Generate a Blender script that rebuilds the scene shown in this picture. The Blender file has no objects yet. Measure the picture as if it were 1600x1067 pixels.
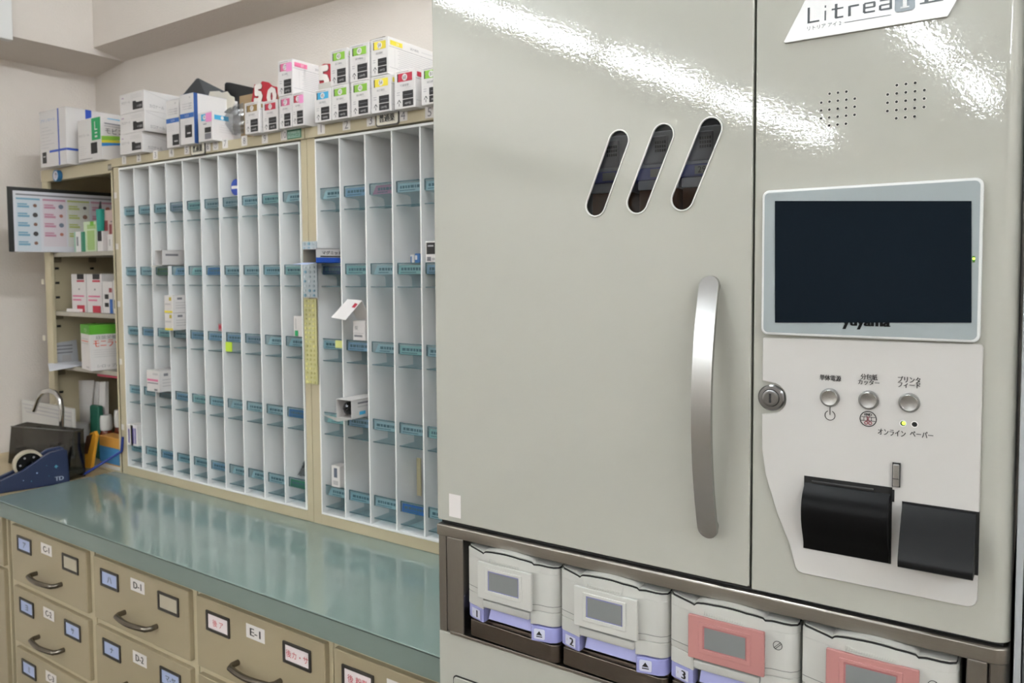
import bpy, bmesh, math, random
from mathutils import Matrix, Vector
random.seed(7)
S = bpy.context.scene
COL = S.collection

# ------------------------------------------------------------------ camera, world, exposure
F_PX, CX, CY = 1217.36, 803.0, 485.4
YAW, PIT, ROL = math.radians(34.298), math.radians(2.905), math.radians(.3537)
CAM = Vector((2.378, -1.3024, 1.4749))
_f = Vector((-math.sin(YAW)*math.cos(PIT), math.cos(YAW)*math.cos(PIT), -math.sin(PIT)))
_r = Vector((math.cos(YAW), math.sin(YAW), 0))
_d = _f.cross(_r)
RX = _r*math.cos(ROL) + _d*math.sin(ROL)      # image right
RY = -_r*math.sin(ROL) + _d*math.cos(ROL)     # image down
RZ = _f
cd = bpy.data.cameras.new('camera'); cam = bpy.data.objects.new('camera', cd); COL.objects.link(cam)
cam.matrix_world = Matrix(((RX.x, -RY.x, -RZ.x, CAM.x), (RX.y, -RY.y, -RZ.y, CAM.y), (RX.z, -RY.z, -RZ.z, CAM.z), (0, 0, 0, 1)))
cd.sensor_width = 36; cd.sensor_fit = 'HORIZONTAL'
cd.lens = F_PX*36/1600
cd.shift_x = -(CX-800)/1600; cd.shift_y = (CY-533.5)/1600
cd.clip_start = .02; cd.clip_end = 50
cd.dof.use_dof = True; cd.dof.focus_distance = .95; cd.dof.aperture_fstop = 10
S.camera = cam

w = bpy.data.worlds.new('world'); S.world = w; w.use_nodes = True
w.node_tree.nodes['Background'].inputs[0].default_value = (.9, .95, 1, 1)
w.node_tree.nodes['Background'].inputs[1].default_value = .05
S.view_settings.view_transform = 'Standard'; S.view_settings.look = 'None'
S.view_settings.gamma = 1; S.view_settings.use_curve_mapping = False
S.view_settings.exposure = 2.3
S.cycles.use_denoising = True
S.cycles.transparent_max_bounces = 24
S.cycles.max_bounces = 8
S.cycles.sample_clamp_indirect = 6
TUBE_POWER = 26.0

# ------------------------------------------------------------------ geometry helpers
def ray(x, y):
    return RX*((x-CX)/F_PX) + RY*((y-CY)/F_PX) + RZ
def at(x, y, Y=0.0):                 # point of the wall-parallel plane y = Y seen at a pixel of the photo
    r = ray(x, y); return CAM + r*((Y-CAM.y)/r.y)
def onz(x, y, Z):
    r = ray(x, y); return CAM + r*((Z-CAM.z)/r.z)

MATS = {}
def lin(c):
    return tuple((v/12.92 if v <= .04045 else ((v+.055)/1.055)**2.4) for v in c)
def hexc(h):
    return lin(tuple(int(h[i:i+2], 16)/255 for i in (0, 2, 4)))
def M(name, color=None, rough=.5, metal=0., emit=None, bump=None, var=None, coat=0., spec=.5, stretch=None):
    if name in MATS: return MATS[name]
    m = bpy.data.materials.new(name); m.use_nodes = True; nt = m.node_tree; b = nt.nodes['Principled BSDF']
    c = hexc(color) if isinstance(color, str) else color
    b.inputs['Base Color'].default_value = (*c, 1); b.inputs['Roughness'].default_value = rough
    b.inputs['Metallic'].default_value = metal; b.inputs['Coat Weight'].default_value = coat
    b.inputs['Coat Roughness'].default_value = .07
    b.inputs['Specular IOR Level'].default_value = spec
    if emit:
        b.inputs['Emission Color'].default_value = (*c, 1); b.inputs['Emission Strength'].default_value = emit
    if bump or var:
        tc = nt.nodes.new('ShaderNodeTexCoord'); src = tc.outputs['Object']
        if stretch:
            mp = nt.nodes.new('ShaderNodeMapping'); mp.inputs['Scale'].default_value = stretch
            nt.links.new(src, mp.inputs[0]); src = mp.outputs[0]
    if bump:
        n = nt.nodes.new('ShaderNodeTexNoise'); n.inputs['Scale'].default_value = bump[0]; n.inputs['Detail'].default_value = 2
        nt.links.new(src, n.inputs['Vector'])
        bp = nt.nodes.new('ShaderNodeBump'); bp.inputs['Strength'].default_value = bump[1]; bp.inputs['Distance'].default_value = bump[2]
        nt.links.new(n.outputs[0], bp.inputs['Height']); nt.links.new(bp.outputs[0], b.inputs['Normal'])
    if var:
        n = nt.nodes.new('ShaderNodeTexNoise'); n.inputs['Scale'].default_value = var[0]; n.inputs['Detail'].default_value = 4
        nt.links.new(src, n.inputs['Vector'])
        mx = nt.nodes.new('ShaderNodeMix'); mx.data_type = 'RGBA'
        mx.inputs['A'].default_value = (*[v*(1-var[1]) for v in c], 1); mx.inputs['B'].default_value = (*[min(1, v*(1+var[1])) for v in c], 1)
        nt.links.new(n.outputs[0], mx.inputs['Factor']); nt.links.new(mx.outputs['Result'], b.inputs['Base Color'])
    MATS[name] = m; return m
def clear(name, tint, gloss=.08, rough=.05):        # thin tinted clear plastic or glass sheet
    if name in MATS: return MATS[name]
    m = bpy.data.materials.new(name); m.use_nodes = True; nt = m.node_tree; nt.nodes.clear()
    o = nt.nodes.new('ShaderNodeOutputMaterial'); t = nt.nodes.new('ShaderNodeBsdfTransparent'); g = nt.nodes.new('ShaderNodeBsdfGlossy')
    t.inputs[0].default_value = (*hexc(tint), 1); g.inputs['Roughness'].default_value = rough
    mix = nt.nodes.new('ShaderNodeMixShader'); mix.inputs[0].default_value = gloss
    nt.links.new(t.outputs[0], mix.inputs[1]); nt.links.new(g.outputs[0], mix.inputs[2]); nt.links.new(mix.outputs[0], o.inputs[0])
    MATS[name] = m; return m

FRONT = Matrix(((1, 0, 0, 0), (0, 0, -1, 0), (0, 1, 0, 0), (0, 0, 0, 1)))    # local x right, y up, z towards -Y
SIDE = Matrix(((0, 0, 1, 0), (1, 0, 0, 0), (0, 1, 0, 0), (0, 0, 0, 1)))      # local x towards +Y, y up, z towards +X
TR = Matrix.Translation
TXT = {}
def text_mesh(s):
    if s not in TXT:
        cu = bpy.data.curves.new('txt', 'FONT'); cu.body = s; cu.size = 1; cu.resolution_u = 2
        o = bpy.data.objects.new('txt', cu); me = o.to_mesh()
        v = [tuple(q.co) for q in me.vertices]; f = [tuple(p.vertices) for p in me.polygons]
        o.to_mesh_clear(); bpy.data.objects.remove(o); bpy.data.curves.remove(cu)
        TXT[s] = (v, f)
    return TXT[s]
class MB:
    def __init__(s): s.v = []; s.f = []; s.mi = []; s.mats = []; s.M = Matrix()
    def slot(s, m):
        if m not in s.mats: s.mats.append(m)
        return s.mats.index(m)
    def add(s, vs, fs, m, X=None):
        X = s.M @ X if X else s.M; n = len(s.v); k = s.slot(m)
        s.v += [tuple(X @ Vector(v)) for v in vs]
        s.f += [tuple(i+n for i in f) for f in fs]; s.mi += [k]*len(fs); return s
    def addbm(s, bm, m, X=None):
        bm.verts.ensure_lookup_table(); bm.verts.index_update()
        s.add([v.co[:] for v in bm.verts], [[v.index for v in f.verts] for f in bm.faces], m, X); bm.free(); return s
    def box(s, x0, x1, y0, y1, z0, z1, m, bev=0, seg=2, X=None):
        bm = bmesh.new(); bmesh.ops.create_cube(bm, size=1)
        for v in bm.verts:
            v.co = ((x0+x1)/2+v.co.x*(x1-x0), (y0+y1)/2+v.co.y*(y1-y0), (z0+z1)/2+v.co.z*(z1-z0))
        if bev: bmesh.ops.bevel(bm, geom=bm.edges[:], offset=bev, segments=seg, affect='EDGES', profile=.5)
        return s.addbm(bm, m, X)
    def quad(s, pts, m, X=None): return s.add(pts, [tuple(range(len(pts)))], m, X)
    def rect(s, x0, x1, y0, y1, m, X, z=0.0):   # flat patch in a face frame
        return s.add([(x0, y0, z), (x1, y0, z), (x1, y1, z), (x0, y1, z)], [(0, 1, 2, 3)], m, X)
    def prism(s, poly, d, m, X=None, holes=(), bev=0):   # xy outline, z from 0 to d
        cu = bpy.data.curves.new('pr', 'CURVE'); cu.dimensions = '2D'; cu.fill_mode = 'BOTH'
        cu.extrude = max(d/2-bev, 0); cu.bevel_depth = bev; cu.offset = -bev if bev else 0; cu.bevel_resolution = 1
        for pts in (poly, *holes):
            sp = cu.splines.new('POLY'); sp.points.add(len(pts)-1); sp.use_cyclic_u = True
            for p, q in zip(sp.points, pts): p.co = (q[0], q[1], 0, 1)
        o = bpy.data.objects.new('pr', cu); me = o.to_mesh()
        s.add([(v.co.x, v.co.y, v.co.z+d/2) for v in me.vertices], [tuple(p.vertices) for p in me.polygons], m, X)
        o.to_mesh_clear(); bpy.data.objects.remove(o); bpy.data.curves.remove(cu); return s
    def tube(s, pts, r, m, n=12, X=None, caps=True):
        pts = [Vector(p) for p in pts]; vs = []; fs = []
        up = Vector((0, 0, 1)); t0 = (pts[1]-pts[0]).normalized()
        if abs(t0.dot(up)) > .9: up = Vector((1, 0, 0))
        a = t0.cross(up).normalized()
        for i, p in enumerate(pts):
            t = (pts[min(i+1, len(pts)-1)]-pts[max(i-1, 0)]).normalized()
            a = (a-t*a.dot(t)).normalized(); b = t.cross(a)
            rr = r[i] if isinstance(r, (list, tuple)) else r
            for k in range(n):
                q = 2*math.pi*k/n; vs.append(tuple(p+a*rr*math.cos(q)+b*rr*math.sin(q)))
        for i in range(len(pts)-1):
            for k in range(n): fs.append((i*n+k, i*n+(k+1) % n, (i+1)*n+(k+1) % n, (i+1)*n+k))
        if caps: fs += [tuple(range(n))[::-1], tuple(range((len(pts)-1)*n, len(pts)*n))]
        return s.add(vs, fs, m, X)
    def lathe(s, prof, m, n=32, X=None):       # (radius, z) profile about z
        vs = []; fs = []
        for r, z in prof:
            for k in range(n):
                q = 2*math.pi*k/n; vs.append((r*math.cos(q), r*math.sin(q), z))
        for i in range(len(prof)-1):
            for k in range(n): fs.append((i*n+k, i*n+(k+1) % n, (i+1)*n+(k+1) % n, (i+1)*n+k))
        fs += [tuple(range(n))[::-1], tuple(range((len(prof)-1)*n, len(prof)*n))]
        return s.add(vs, fs, m, X)
    def text(s, t, x, y, h, m, X, align='c', z=.0003, width=None, shear=0, squash=1.0, bold=0):
        v, f = text_mesh(t)
        if not v: return s
        x0 = min(a[0] for a in v); x1 = max(a[0] for a in v); y0 = min(a[1] for a in v); y1 = max(a[1] for a in v)
        k = h/max(y1-y0, 1e-4); kx = k*squash
        if width: kx = width/(x1-x0)
        ox = {'c': (x0+x1)/2, 'l': x0, 'r': x1}[align]; cy = (y0+y1)/2
        for dx, dy in (((0, 0),) if not bold else ((-bold, 0), (0, 0), (bold, 0)) if bold < .0015 else [(bold*math.cos(q*.7854), bold*math.sin(q*.7854)) for q in range(8)]):
            z += .00003
            s.add([((a[0]-ox)*kx+x+dx+shear*(a[1]-y0)*k, (a[1]-cy)*k+y+dy, z) for a in v], f, m, X)
        return s
    def sheet(s, prof, x0, x1, m, X=None, th=0):   # strip along x following a (y,z) profile
        vs = []; fs = []
        for y, z in prof: vs += [(x0, y, z), (x1, y, z)]
        for i in range(len(prof)-1): fs.append((2*i, 2*i+1, 2*i+3, 2*i+2))
        return s.add(vs, fs, m, X)
    def build(s, name, parent=None, loc=None, rot=None, smooth=35):
        me = bpy.data.meshes.new(name); me.from_pydata(s.v, [], s.f)
        for m in s.mats: me.materials.append(m)
        me.polygons.foreach_set('material_index', s.mi)
        me.validate(); me.update()
        if smooth:
            me.polygons.foreach_set('use_smooth', [True]*len(me.polygons)); me.set_sharp_from_angle(angle=math.radians(smooth))
        o = bpy.data.objects.new(name, me); COL.objects.link(o)
        if smooth:
            wn = o.modifiers.new('wn', 'WEIGHTED_NORMAL'); wn.keep_sharp = True; wn.weight = 100
        if parent: o.parent = parent
        if loc is not None: o.location = loc
        if rot is not None: o.rotation_euler = rot
        return o
def tag(o, label=None, cat=None, group=None, kind=None):
    if label: o['label'] = label
    if cat: o['category'] = cat
    if group: o['group'] = group
    if kind: o['kind'] = kind
    return o
def thing(name, label, cat, loc=(0, 0, 0), rz=0, group=None):
    o = bpy.data.objects.new(name, None); COL.objects.link(o); o.location = loc; o.rotation_euler = (0, 0, rz); o.empty_display_size = .02
    return tag(o, label, cat, group)
def copy_tree(o, parent=None):
    c = o.copy(); COL.objects.link(c)
    if parent: c.parent = parent
    for ch in list(o.children): copy_tree(ch, c)
    return c
def rrect(x0, x1, y0, y1, r, n=5):
    p = []
    for cx, cy, a in ((x1-r, y0+r, -90), (x1-r, y1-r, 0), (x0+r, y1-r, 90), (x0+r, y0+r, 180)):
        for i in range(n+1):
            q = math.radians(a+90*i/n); p.append((cx+r*math.cos(q), cy+r*math.sin(q)))
    return p
def circle(cx, cy, r, n=24): return [(cx+r*math.cos(2*math.pi*i/n), cy+r*math.sin(2*math.pi*i/n)) for i in range(n)]
def stadium(ax, ay, bx, by, r, n=12):
    d = math.atan2(by-ay, bx-ax); p = []
    for cx, cy, a0 in ((bx, by, d-math.pi/2), (ax, ay, d+math.pi/2)):
        for i in range(n+1): p.append((cx+r*math.cos(a0+math.pi*i/n), cy+r*math.sin(a0+math.pi*i/n)))
    return p

# ------------------------------------------------------------------ materials
wallm = M('wallpaper', 'd8d0c8', .75, bump=(220, .35, .004), var=(30, .02))
ceilm = M('ceiling_board', 'e6e4e0', .8)
floorm = M('floor_vinyl', '6f675c', .4, var=(3, .05))
paint = M('machine_paint', 'acaca3', .03, bump=(240, .7, .000095), spec=.5)
panelw = M('panel_white', 'c3c1be', .3)
plas = M('cassette_white', 'c0c0bb', .3)
steel = M('brushed_steel', '99948d', .32, 1, var=(60, .12), stretch=(1, 1, 30))
steelv = M('brushed_steel_upright', '918c86', .34, 1, var=(60, .12), stretch=(30, 1, 1))
dsteel = M('dark_brushed_steel', '6d645d', .3, 1, var=(60, .15), stretch=(1, 1, 30))
silver = M('silver_satin', 'b4b4b3', .27, 1)
chrome = M('chrome', 'cfcfcf', .12, 1)
black = M('black_plastic', '070708', .42, spec=.14)
gap = M('shadow_gap_black', '0c0c0c', .6)
lav = M('lavender_plastic', '9698cc', .35)
pinkp = M('pink_plastic', 'af7a77', .4)
lcd = M('lcd_grey', '7b7e7e', .25)
navyscr = M('screen_navy', '0f1820', .6, spec=.06)
beige = M('beige_steel', 'b8ad91', .42, var=(6, .02))
beiged = M('beige_steel_drawer', '9d9177', .4, var=(5, .025))
whitep = M('white_partition', 'e9e9e8', .4)
acry = clear('teal_acrylic', 'c8dade', .07, .1)
acryd = M('teal_acrylic_edge', '3f6168', .3)
worktop = M('worktop_green', '7f918a', .085, var=(300, .03), spec=1.0, coat=.45)
worktope = M('worktop_green_edge', '72807a', .4)
white = M('paper_white', 'dcd8d6', .6)
carton = M('carton_white', 'cfcbc9', .55)
ink = M('ink_black', '1f1d1e', .6)
inkg = M('ink_grey', '77757a', .6)
inkl = M('ink_light', 'b5b2b2', .6)
red = M('print_red', 'b02a3e', .5); pink = M('print_pink', 'c96488', .5); hot = M('tape_pink', 'e38fc2', .5)
green = M('print_green', '7fb03a', .5); yellow = M('print_yellow', 'd8c63a', .5); blue = M('print_blue', '43a5cf', .5)
brown = M('print_brown', '8e7345', .5); royal = M('print_royal', '2c4fb0', .5); navy = M('print_navy', '254a86', .5)
dgreen = M('print_dark_green', '189a5a', .5); crim = M('print_crimson', 'a31d3a', .5)
G = {'red': red, 'pink': pink, 'green': green, 'yellow': yellow, 'blue': blue, 'brown': brown}

# ------------------------------------------------------------------ room
def struct(o): o['kind'] = 'structure'; return o
CEIL = 2.86
mb = MB(); mb.box(-1.2, 5.2, -9, .45, -.1, 0, floorm); struct(mb.build('floor'))
mb = MB(); mb.box(-1.2, 5.2, -9, .45, CEIL, CEIL+.1, ceilm); struct(mb.build('ceiling'))
mb = MB(); mb.box(-.8, 5.2, .3, .42, 0, CEIL, wallm); struct(mb.build('wall_back'))
mb = MB(); mb.box(-.78, -.657, -9, .3, 0, CEIL, wallm); struct(mb.build('wall_left'))
mb = MB(); mb.box(5.0, 5.12, -9, .3, 0, CEIL, wallm); struct(mb.build('wall_right'))
mb = MB(); mb.box(-.8, 5.2, -9.1, -8.98, 0, CEIL, wallm); struct(mb.build('wall_front'))
# boxed-in beams under the ceiling; their undersides fall a little towards the walls
def beam(name, pts, X, d):
    m = MB(); m.prism(pts, d, wallm, X, bev=.004); return struct(m.build(name))
mb = MB()
def hexa(name, A, B):
    m = MB(); n = len(A)
    m.add(list(A)+list(B), [tuple(range(n))[::-1], tuple(range(n, 2*n))]+[(i, (i+1) % n, n+(i+1) % n, n+i) for i in range(n)], wallm)
    return struct(m.build(name, smooth=0))
hexa('beam_left', [(-.657, -8.9, 2.226), (-.443, -8.9, 2.255), (-.443, -8.9, CEIL), (-.657, -8.9, CEIL)],
     [(-.657, .3, 2.226), (-.443, .3, 2.255), (-.443, .3, CEIL), (-.657, .3, CEIL)])
hexa('beam_back', [(-.443, .186, 2.279), (-.443, .3, 2.256), (-.443, .3, CEIL), (-.443, .186, CEIL)],
     [(5.0, .186, 2.279), (5.0, .3, 2.256), (5.0, .3, CEIL), (5.0, .186, CEIL)])

# ------------------------------------------------------------------ ceiling lamps
tubem = M('lit_tube', (.90, .96, 1.0), .4, emit=TUBE_POWER)
lampw = M('lamp_housing_white', 'dcdcda', .4)
def lamp(label):
    t = thing('ceiling_light', label, 'ceiling light', (0, 0, CEIL), group='fluorescent lamps along the ceiling')
    m = MB(); m.prism([(-.05, 0), (.05, 0), (.035, -.035), (-.035, -.035)], 1.25, lampw, Matrix(((1, 0, 0, 0), (0, 0, -1, .625), (0, 1, 0, 0), (0, 0, 0, 1))))
    m.build('housing', t)
    m = MB(); m.tube([(0, -.6, -.062), (0, .6, -.062)], .016, tubem, 16); m.build('tube', t)
    return t
LAMPS = [('A', .08, -3.19), ('A', .268, -4.585), ('A', .43, -6.06), ('A', .60, -7.4), ('B', 1.70, -.55), ('B', 1.85, -4.73), ('B', 2.045, -6.38),  # first B lamp is unseen, added to light the left wall and cells
         ('C', 4.35, -1.7), ('C', 4.35, -3.1), ('C', 4.35, -4.5)]  # C row is unseen fill, added to brighten the left wall
L0 = lamp('x')
ordn = ['nearest the shelves', 'second from the shelves', 'third from the shelves', 'fourth from the shelves', 'fifth from the shelves']
k = {}
for i, (row, x, y) in enumerate(LAMPS):
    o = L0 if i == 0 else copy_tree(L0)
    o.location = (x, y, CEIL); n = k.get(row, 0); k[row] = n+1
    o.rotation_euler.z = math.radians({'A': 7.6, 'B': 6.4, 'C': 0}[row])
    o['label'] = 'single-tube white fluorescent lamp of the ceiling row %s, %s' % ({'A': 'along the left wall', 'B': 'over the room middle with an added shelf-end lamp', 'C': 'added unseen along the right wall for fill light'}[row], ordn[n])

# ------------------------------------------------------------------ worktop and drawer cabinets below
mb = MB(); mb.box(-.045, 1.65, -.35, .298, .8045, .8495, worktop, .0018); mb.box(-.043, 1.648, -.3506, -.3495, .806, .8460, worktope); mb.box(-.043, 1.648, -.3508, -.3492, .8462, .8478, M('worktop_seam', '2f3a36', .5))
o = mb.build('worktop'); tag(o, 'long green laminate worktop running in front of the pill racks', 'worktop')
mb = MB(); mb.box(-.655, -.047, -.35, .298, .81, .845, M('tan_laminate', 'a39270', .4), .002)
tag(mb.build('worktop'), 'short tan laminate worktop in the corner beyond the green one', 'worktop')

framem = M('label_frame_metal', '55524f', .4, .8)
cardb = M('label_card_blue', 'a9b6d8', .5); cardw = M('label_card_white', 'e5dadb', .5); cardg = M('label_card_beige', 'b3ab98', .5)
inkr = M('ink_red', 'c4384a', .6)
def drawer(parent, x0, x1, z0, z1, tagtxt, lt, rt, lc, rc, tm):
    m = MB(); m.box(x0, x1, -.337, -.30, z0, z1, beiged, .0035); d = m.build('drawer', parent)
    wd = x1-x0; cx = (x0+x1)/2; y = -.3372
    for (px, txt, card) in ((x0+.195*wd, lt, lc), (x0+.81*wd, rt, rc)):
        zc = z1-.044
        m = MB(); X = TR((px, y, zc)) @ FRONT
        m.prism(rrect(-.04, .04, -.0215, .0215, .002), .003, framem, X, holes=[rrect(-.034, .034, -.0155, .0155, .001)][:1], bev=.0008)
        m.rect(-.0345, .0345, -.016, .016, card, X, .0008)
        if txt:
            m.text(txt, 0, -.001, .015, inkr if tm and card is cardw else ink, X, z=.0012)
        m.build('label_holder', d)
    m = MB(); X = TR((cx, y, z1-.032)) @ FRONT
    m.rect(-.029, .029, -.0145, .0145, white, X, .0006)
    m.text(tagtxt, 0, 0, .0155, ink, X, z=.001, width=.032, bold=.0009); m.build('tag_sticker', d)
    m = MB(); hx0, hx1 = cx-.058, cx+.074; hz = z1-.108
    pts = [(hx0, y, hz), (hx0, y-.015, hz), (hx0+.006, y-.024, hz)] + [(hx0+.006+(hx1-hx0-.012)*t, y-.024-.008*math.sin(math.pi*t), hz) for t in (.12, .25, .4, .5, .6, .75, .88)] + [(hx1-.006, y-.024, hz), (hx1, y-.015, hz), (hx1, y, hz)]
    m.tube(pts, .0062, M('handle_nickel', '787269', .25, 1), 12); m.build('handle', d)
    return d
BANK = [('C', .004, .456, .034, .434, [('C-1', 'ア', '', cardb, cardg, 0), ('C-2', 'ヨ', 'サ', cardb, cardb, 0), ('C-3', 'ミ', 'シ', cardb, cardb, 0)]),
        ('D', .456, .879, .466, .863, [('D-1', 'ハ', '', cardb, cardg, 0), ('D-2', 'ナ', 'マ-ヤ', cardb, cardb, 0), ('D-3', 'ラ', 'ワ', cardb, cardb, 0)]),
        ('E', .879, 1.302, .889, 1.29, [('E-1', '後 ア', '後カ・サ', cardw, cardw, 1), ('E-2', '後 タ', '後ナ', cardw, cardw, 1), ('E-3', '後 ハ', '後マ', cardw, cardw, 1)]),
        ('F', 1.302, 1.648, 1.313, 1.64, [('F-1', '後 粉散', '後', cardw, cardw, 1), ('F-2', '後', '後', cardw, cardw, 1), ('F-3', '後', '後', cardw, cardw, 1)])]
for (nm, x0, x1, d0, d1, rows) in BANK:
    t = thing('drawer_cabinet', 'beige steel drawer cabinet under the green worktop with drawers stickered %s-1 and %s-2' % (nm, nm), 'cabinet', (0, 0, 0), group='beige drawer cabinets under the worktop')
    m = MB(); m.box(x0+.0015, x1-.0015, -.326, .29, .02, .8035, beige, .002); m.build('carcass', t)
    for i, r in enumerate(rows):
        z1 = .787-.1725*i
        drawer(t, d0, d1, z1-.156, z1, *r)
    m = MB()
    for i in range(2): m.box(d0, d1, -.3368, -.3, .794-.1725*3-.16*(i+1)+.006, .794-.1725*3-.16*i, beiged, .003)
    m.build('lower_drawers', t)
t = thing('drawer_cabinet', 'beige steel cabinet under the tan worktop in the room corner', 'cabinet', group='beige drawer cabinets under the worktop')
m = MB(); m.box(-.6, -.012, -.326, .29, .02, .809, beige, .002); m.build('carcass', t)
m = MB(); m.box(-.57, -.02, -.337, -.3, .655, .798, beiged, .003); m.build('drawer', t)
m = MB(); m.box(-.57, -.02, -.337, -.3, .03, .645, beiged, .003); m.build('door', t)

# ------------------------------------------------------------------ pill racks standing on the worktop
TOP = 1.826
T0 = .850
def rack(name, label, X0, x1, xi, n, pitch):
    t = thing(name, label, 'rack', (X0, 0, T0), group='beige and white pill racks on the worktop')
    H = TOP-T0; W = x1-X0; a = xi-X0; b = a+n*pitch
    m = MB()
    m.box(0, a-.0015, .0, .29, 0, H, beige, .0015); m.box(b+.0015, W, 0, .29, 0, H, beige, .0015)
    m.box(a-.002, b+.002, 0, .29, 0, .0265, beige, .0015); m.box(a-.002, b+.002, .005, .29, H-.024, H-.0015, beige, .001)
    m.box(.002, W-.002, .284, .29, .002, H-.002, beige)
    m.build('carcass', t)
    m = MB(); m.box(.0005, W-.0005, -.006, .008, H-.026, H, beige, .0015); m.build('top_rail', t)
    m = MB(); zt = H-.0295; zb = .0275
    m.box(a, a+.0045, -.002, .28, zb, zt, whitep, .0008); m.box(b-.0045, b, -.002, .28, zb, zt, whitep, .0008)
    m.box(a+.0045, b-.0045, -.002, .28, zb, zb+.005, whitep, .0008); m.box(a+.0045, b-.0045, -.002, .28, zt-.006, zt, whitep, .0008)
    m.box(a+.0045, b-.0045, .274, .28, zb, zt, whitep); m.build('liner', t)
    for i in range(1, n):
        x = a+i*pitch
        m = MB(); m.box(x-.0021, x+.0021, -.001, .274, zb+.005, zt-.006, whitep, .0008); m.build('divider', t)
    return t
L_X, L_P, R_X, R_P = .0335, .0823, .9105, .0836
rl = rack('pill_rack', 'left white-and-beige pill rack with ten narrow columns, marked 1 to 10', 0, .8795, L_X, 10, L_P)
rr = rack('pill_rack', 'right white-and-beige pill rack, partly hidden by the big grey machine', .8805, 1.612, R_X, 8, R_P)
def sticker(parent, px, py, txt, w=.022, h=.026, mat=None, col=None, name='number_sticker', th=.018):
    p = at(px, py, -.0065); m = MB(); X = TR((p.x-parent.location.x, -.0066, p.z-T0)) @ FRONT
    m.rect(-w/2, w/2, -h/2, h/2, mat or white, X, .0003)
    m.text(txt, 0, 0, th, col or inkg, X, z=.0006, squash=1.0); m.build(name, parent)
lnum = [(194, 250, '1'), (217, 246, '2'), (243, 242, '3'), (268, 238, '4'), (292, 234, '5'), (325, 229, '6'), (337, 227, '⑦'), (352, 224, '7'), (382, 220, '8'), (414, 216, '9'), (444, 211, '10')]
for x, y, s_ in lnum: sticker(rl, x, y, s_, w=.024, th=.016)
for x, y, s_ in ((502, 201, '1'), (541.5, 194.5, '2'), (579.5, 188, '3'), (630, 180, '4'), (671.5, 175, '5')): sticker(rr, x, y, s_, w=.0255, h=.026, th=.019)
def nameplate(parent, px, py, txt, w, h):
    p = at(px, py, -.009); m = MB(); X = TR((p.x-parent.location.x, -.007, p.z-T0)) @ FRONT
    m.prism(rrect(-w/2, w/2, -h/2, h/2, .007), .0022, M('plate_rim', '4d4a44', .5), X)
    m.prism(rrect(-w/2+.003, w/2-.003, -h/2+.003, h/2-.003, .005), .0026, M('plate_cream', 'e4dfd0', .5), X)
    m.text(txt, 0, 0, h*.5, ink, X, z=.0032, width=w*.66, bold=.0007); m.build('name_plate', parent)
nameplate(rl, 309, 232, '普通薬', .066, .037)
nameplate(rr, 605, 184, '普通薬', .07, .035)
p = at(459.5, 208.5, -.0065); m = MB(); X = TR((p.x, -.0066, p.z-T0)) @ FRONT
m.rect(-.027, .027, -.0125, .0125, M('sticker_green', '3f7a60', .5), X, .0003); m.rect(-.023, .023, -.010, .006, M('sticker_pale_green', '9db9ac', .5), X, .0006)
m.text('Himedai', 0, -.002, .012, M('sticker_green', '3f7a60'), X, z=.001, width=.042); m.build('maker_sticker', rl)

cards = {}
for k_, c_ in dict(sky='a9cbd6', ice='bcd3da', mint='98c9c2', blue='7fa9d2', deep='3f7fb8', grey='a7adb0', violet='a59fb6', green='3c8f68', dark='5d6166', olive='6d8a5d', royal='2f79cf', ink='3c4f78', pink='c98aa0').items():
    cards[k_] = M('card_'+k_, tuple(v*.72+.28*.78 for v in hexc(c_)) if k_ in ('sky', 'ice', 'mint', 'blue', 'grey', 'violet') else hexc(c_), .5)
cardname = dict(sky='sky blue', ice='pale blue', mint='mint green', blue='blue', deep='deep blue', grey='grey', violet='violet grey', green='green', dark='dark grey', olive='olive green', royal='bright blue', ink='dark navy', pink='pink')
ink_tr = M('ink_teal', '5d7882', .6)
def tray(col, label, group, slant, seed, pitch, parent_loc):
    w_ = pitch-.0062; rnd = random.Random(seed)
    t = thing('pill_tray', label, 'tray', parent_loc, group=group)
    m = MB()
    # lip, label shelf, rear wall and base plate of one folded clear sheet
    prof = [(.010, 0), (.009, -.020), (.0105, -.0245), (.014, -.026), (.03, -.0265), (.047, -.0275), (.056, -.031), (.0585, -.040), (.0585, -.0535), (.010, -.0535)]
    m.sheet(prof, 0, w_, acry)
    m.box(0, w_, .009, .0112, -.0012, .0008, acryd); m.box(0, w_, .0085, .0105, -.0548, -.0530, acryd)
    m.box(0, .0012, .0088, .0108, -.024, 0, acryd); m.box(w_-.0012, w_, .0088, .0108, -.024, 0, acryd)
    m.build('acrylic_body', t, smooth=60)
    m = MB(); X = TR((0, .0125, -.0255)) @ FRONT
    s0 = .018 if slant else .003
    m.quad([(s0*.35, .001, 0), (w_-.002, .001, 0), (w_-.002, .021, 0), (s0, .021, 0)], col, X)
    x = s0+.006; tot = w_-.01
    while x < tot:
        l = min(rnd.uniform(.004, .011), tot-x)
        m.rect(x, x+l, .009, .0155, ink_tr, X, .0004); x += l+.002
    m.rect(s0+.004, tot*.8, .004, .0058, ink_tr, X, .0004)
    m.build('label_card', t)
    return t
ROWZ = [1.678, 1.4945, 1.3125, 1.1305, .9485]
CL = [['sky', 'sky', 'ice', 'violet', 'mint', 'grey', 'grey', 'ice', 'mint', 'ice'],
      ['sky', 'ice', 'olive', 'blue', 'mint', 'deep', 'ice', 'ice', 'sky', 'mint'],
      ['sky', 'blue', 'mint', 'grey', 'blue', 'blue', 'blue', 'violet', 'ice', 'sky'],
      ['sky', 'ice', 'dark', 'blue', 'mint', 'sky', 'ice', 'ice', 'ice', 'deep'],
      ['sky', 'ice', 'blue', 'sky', 'ice', 'blue', 'ice', 'ice', 'ice', 'green']]
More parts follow.
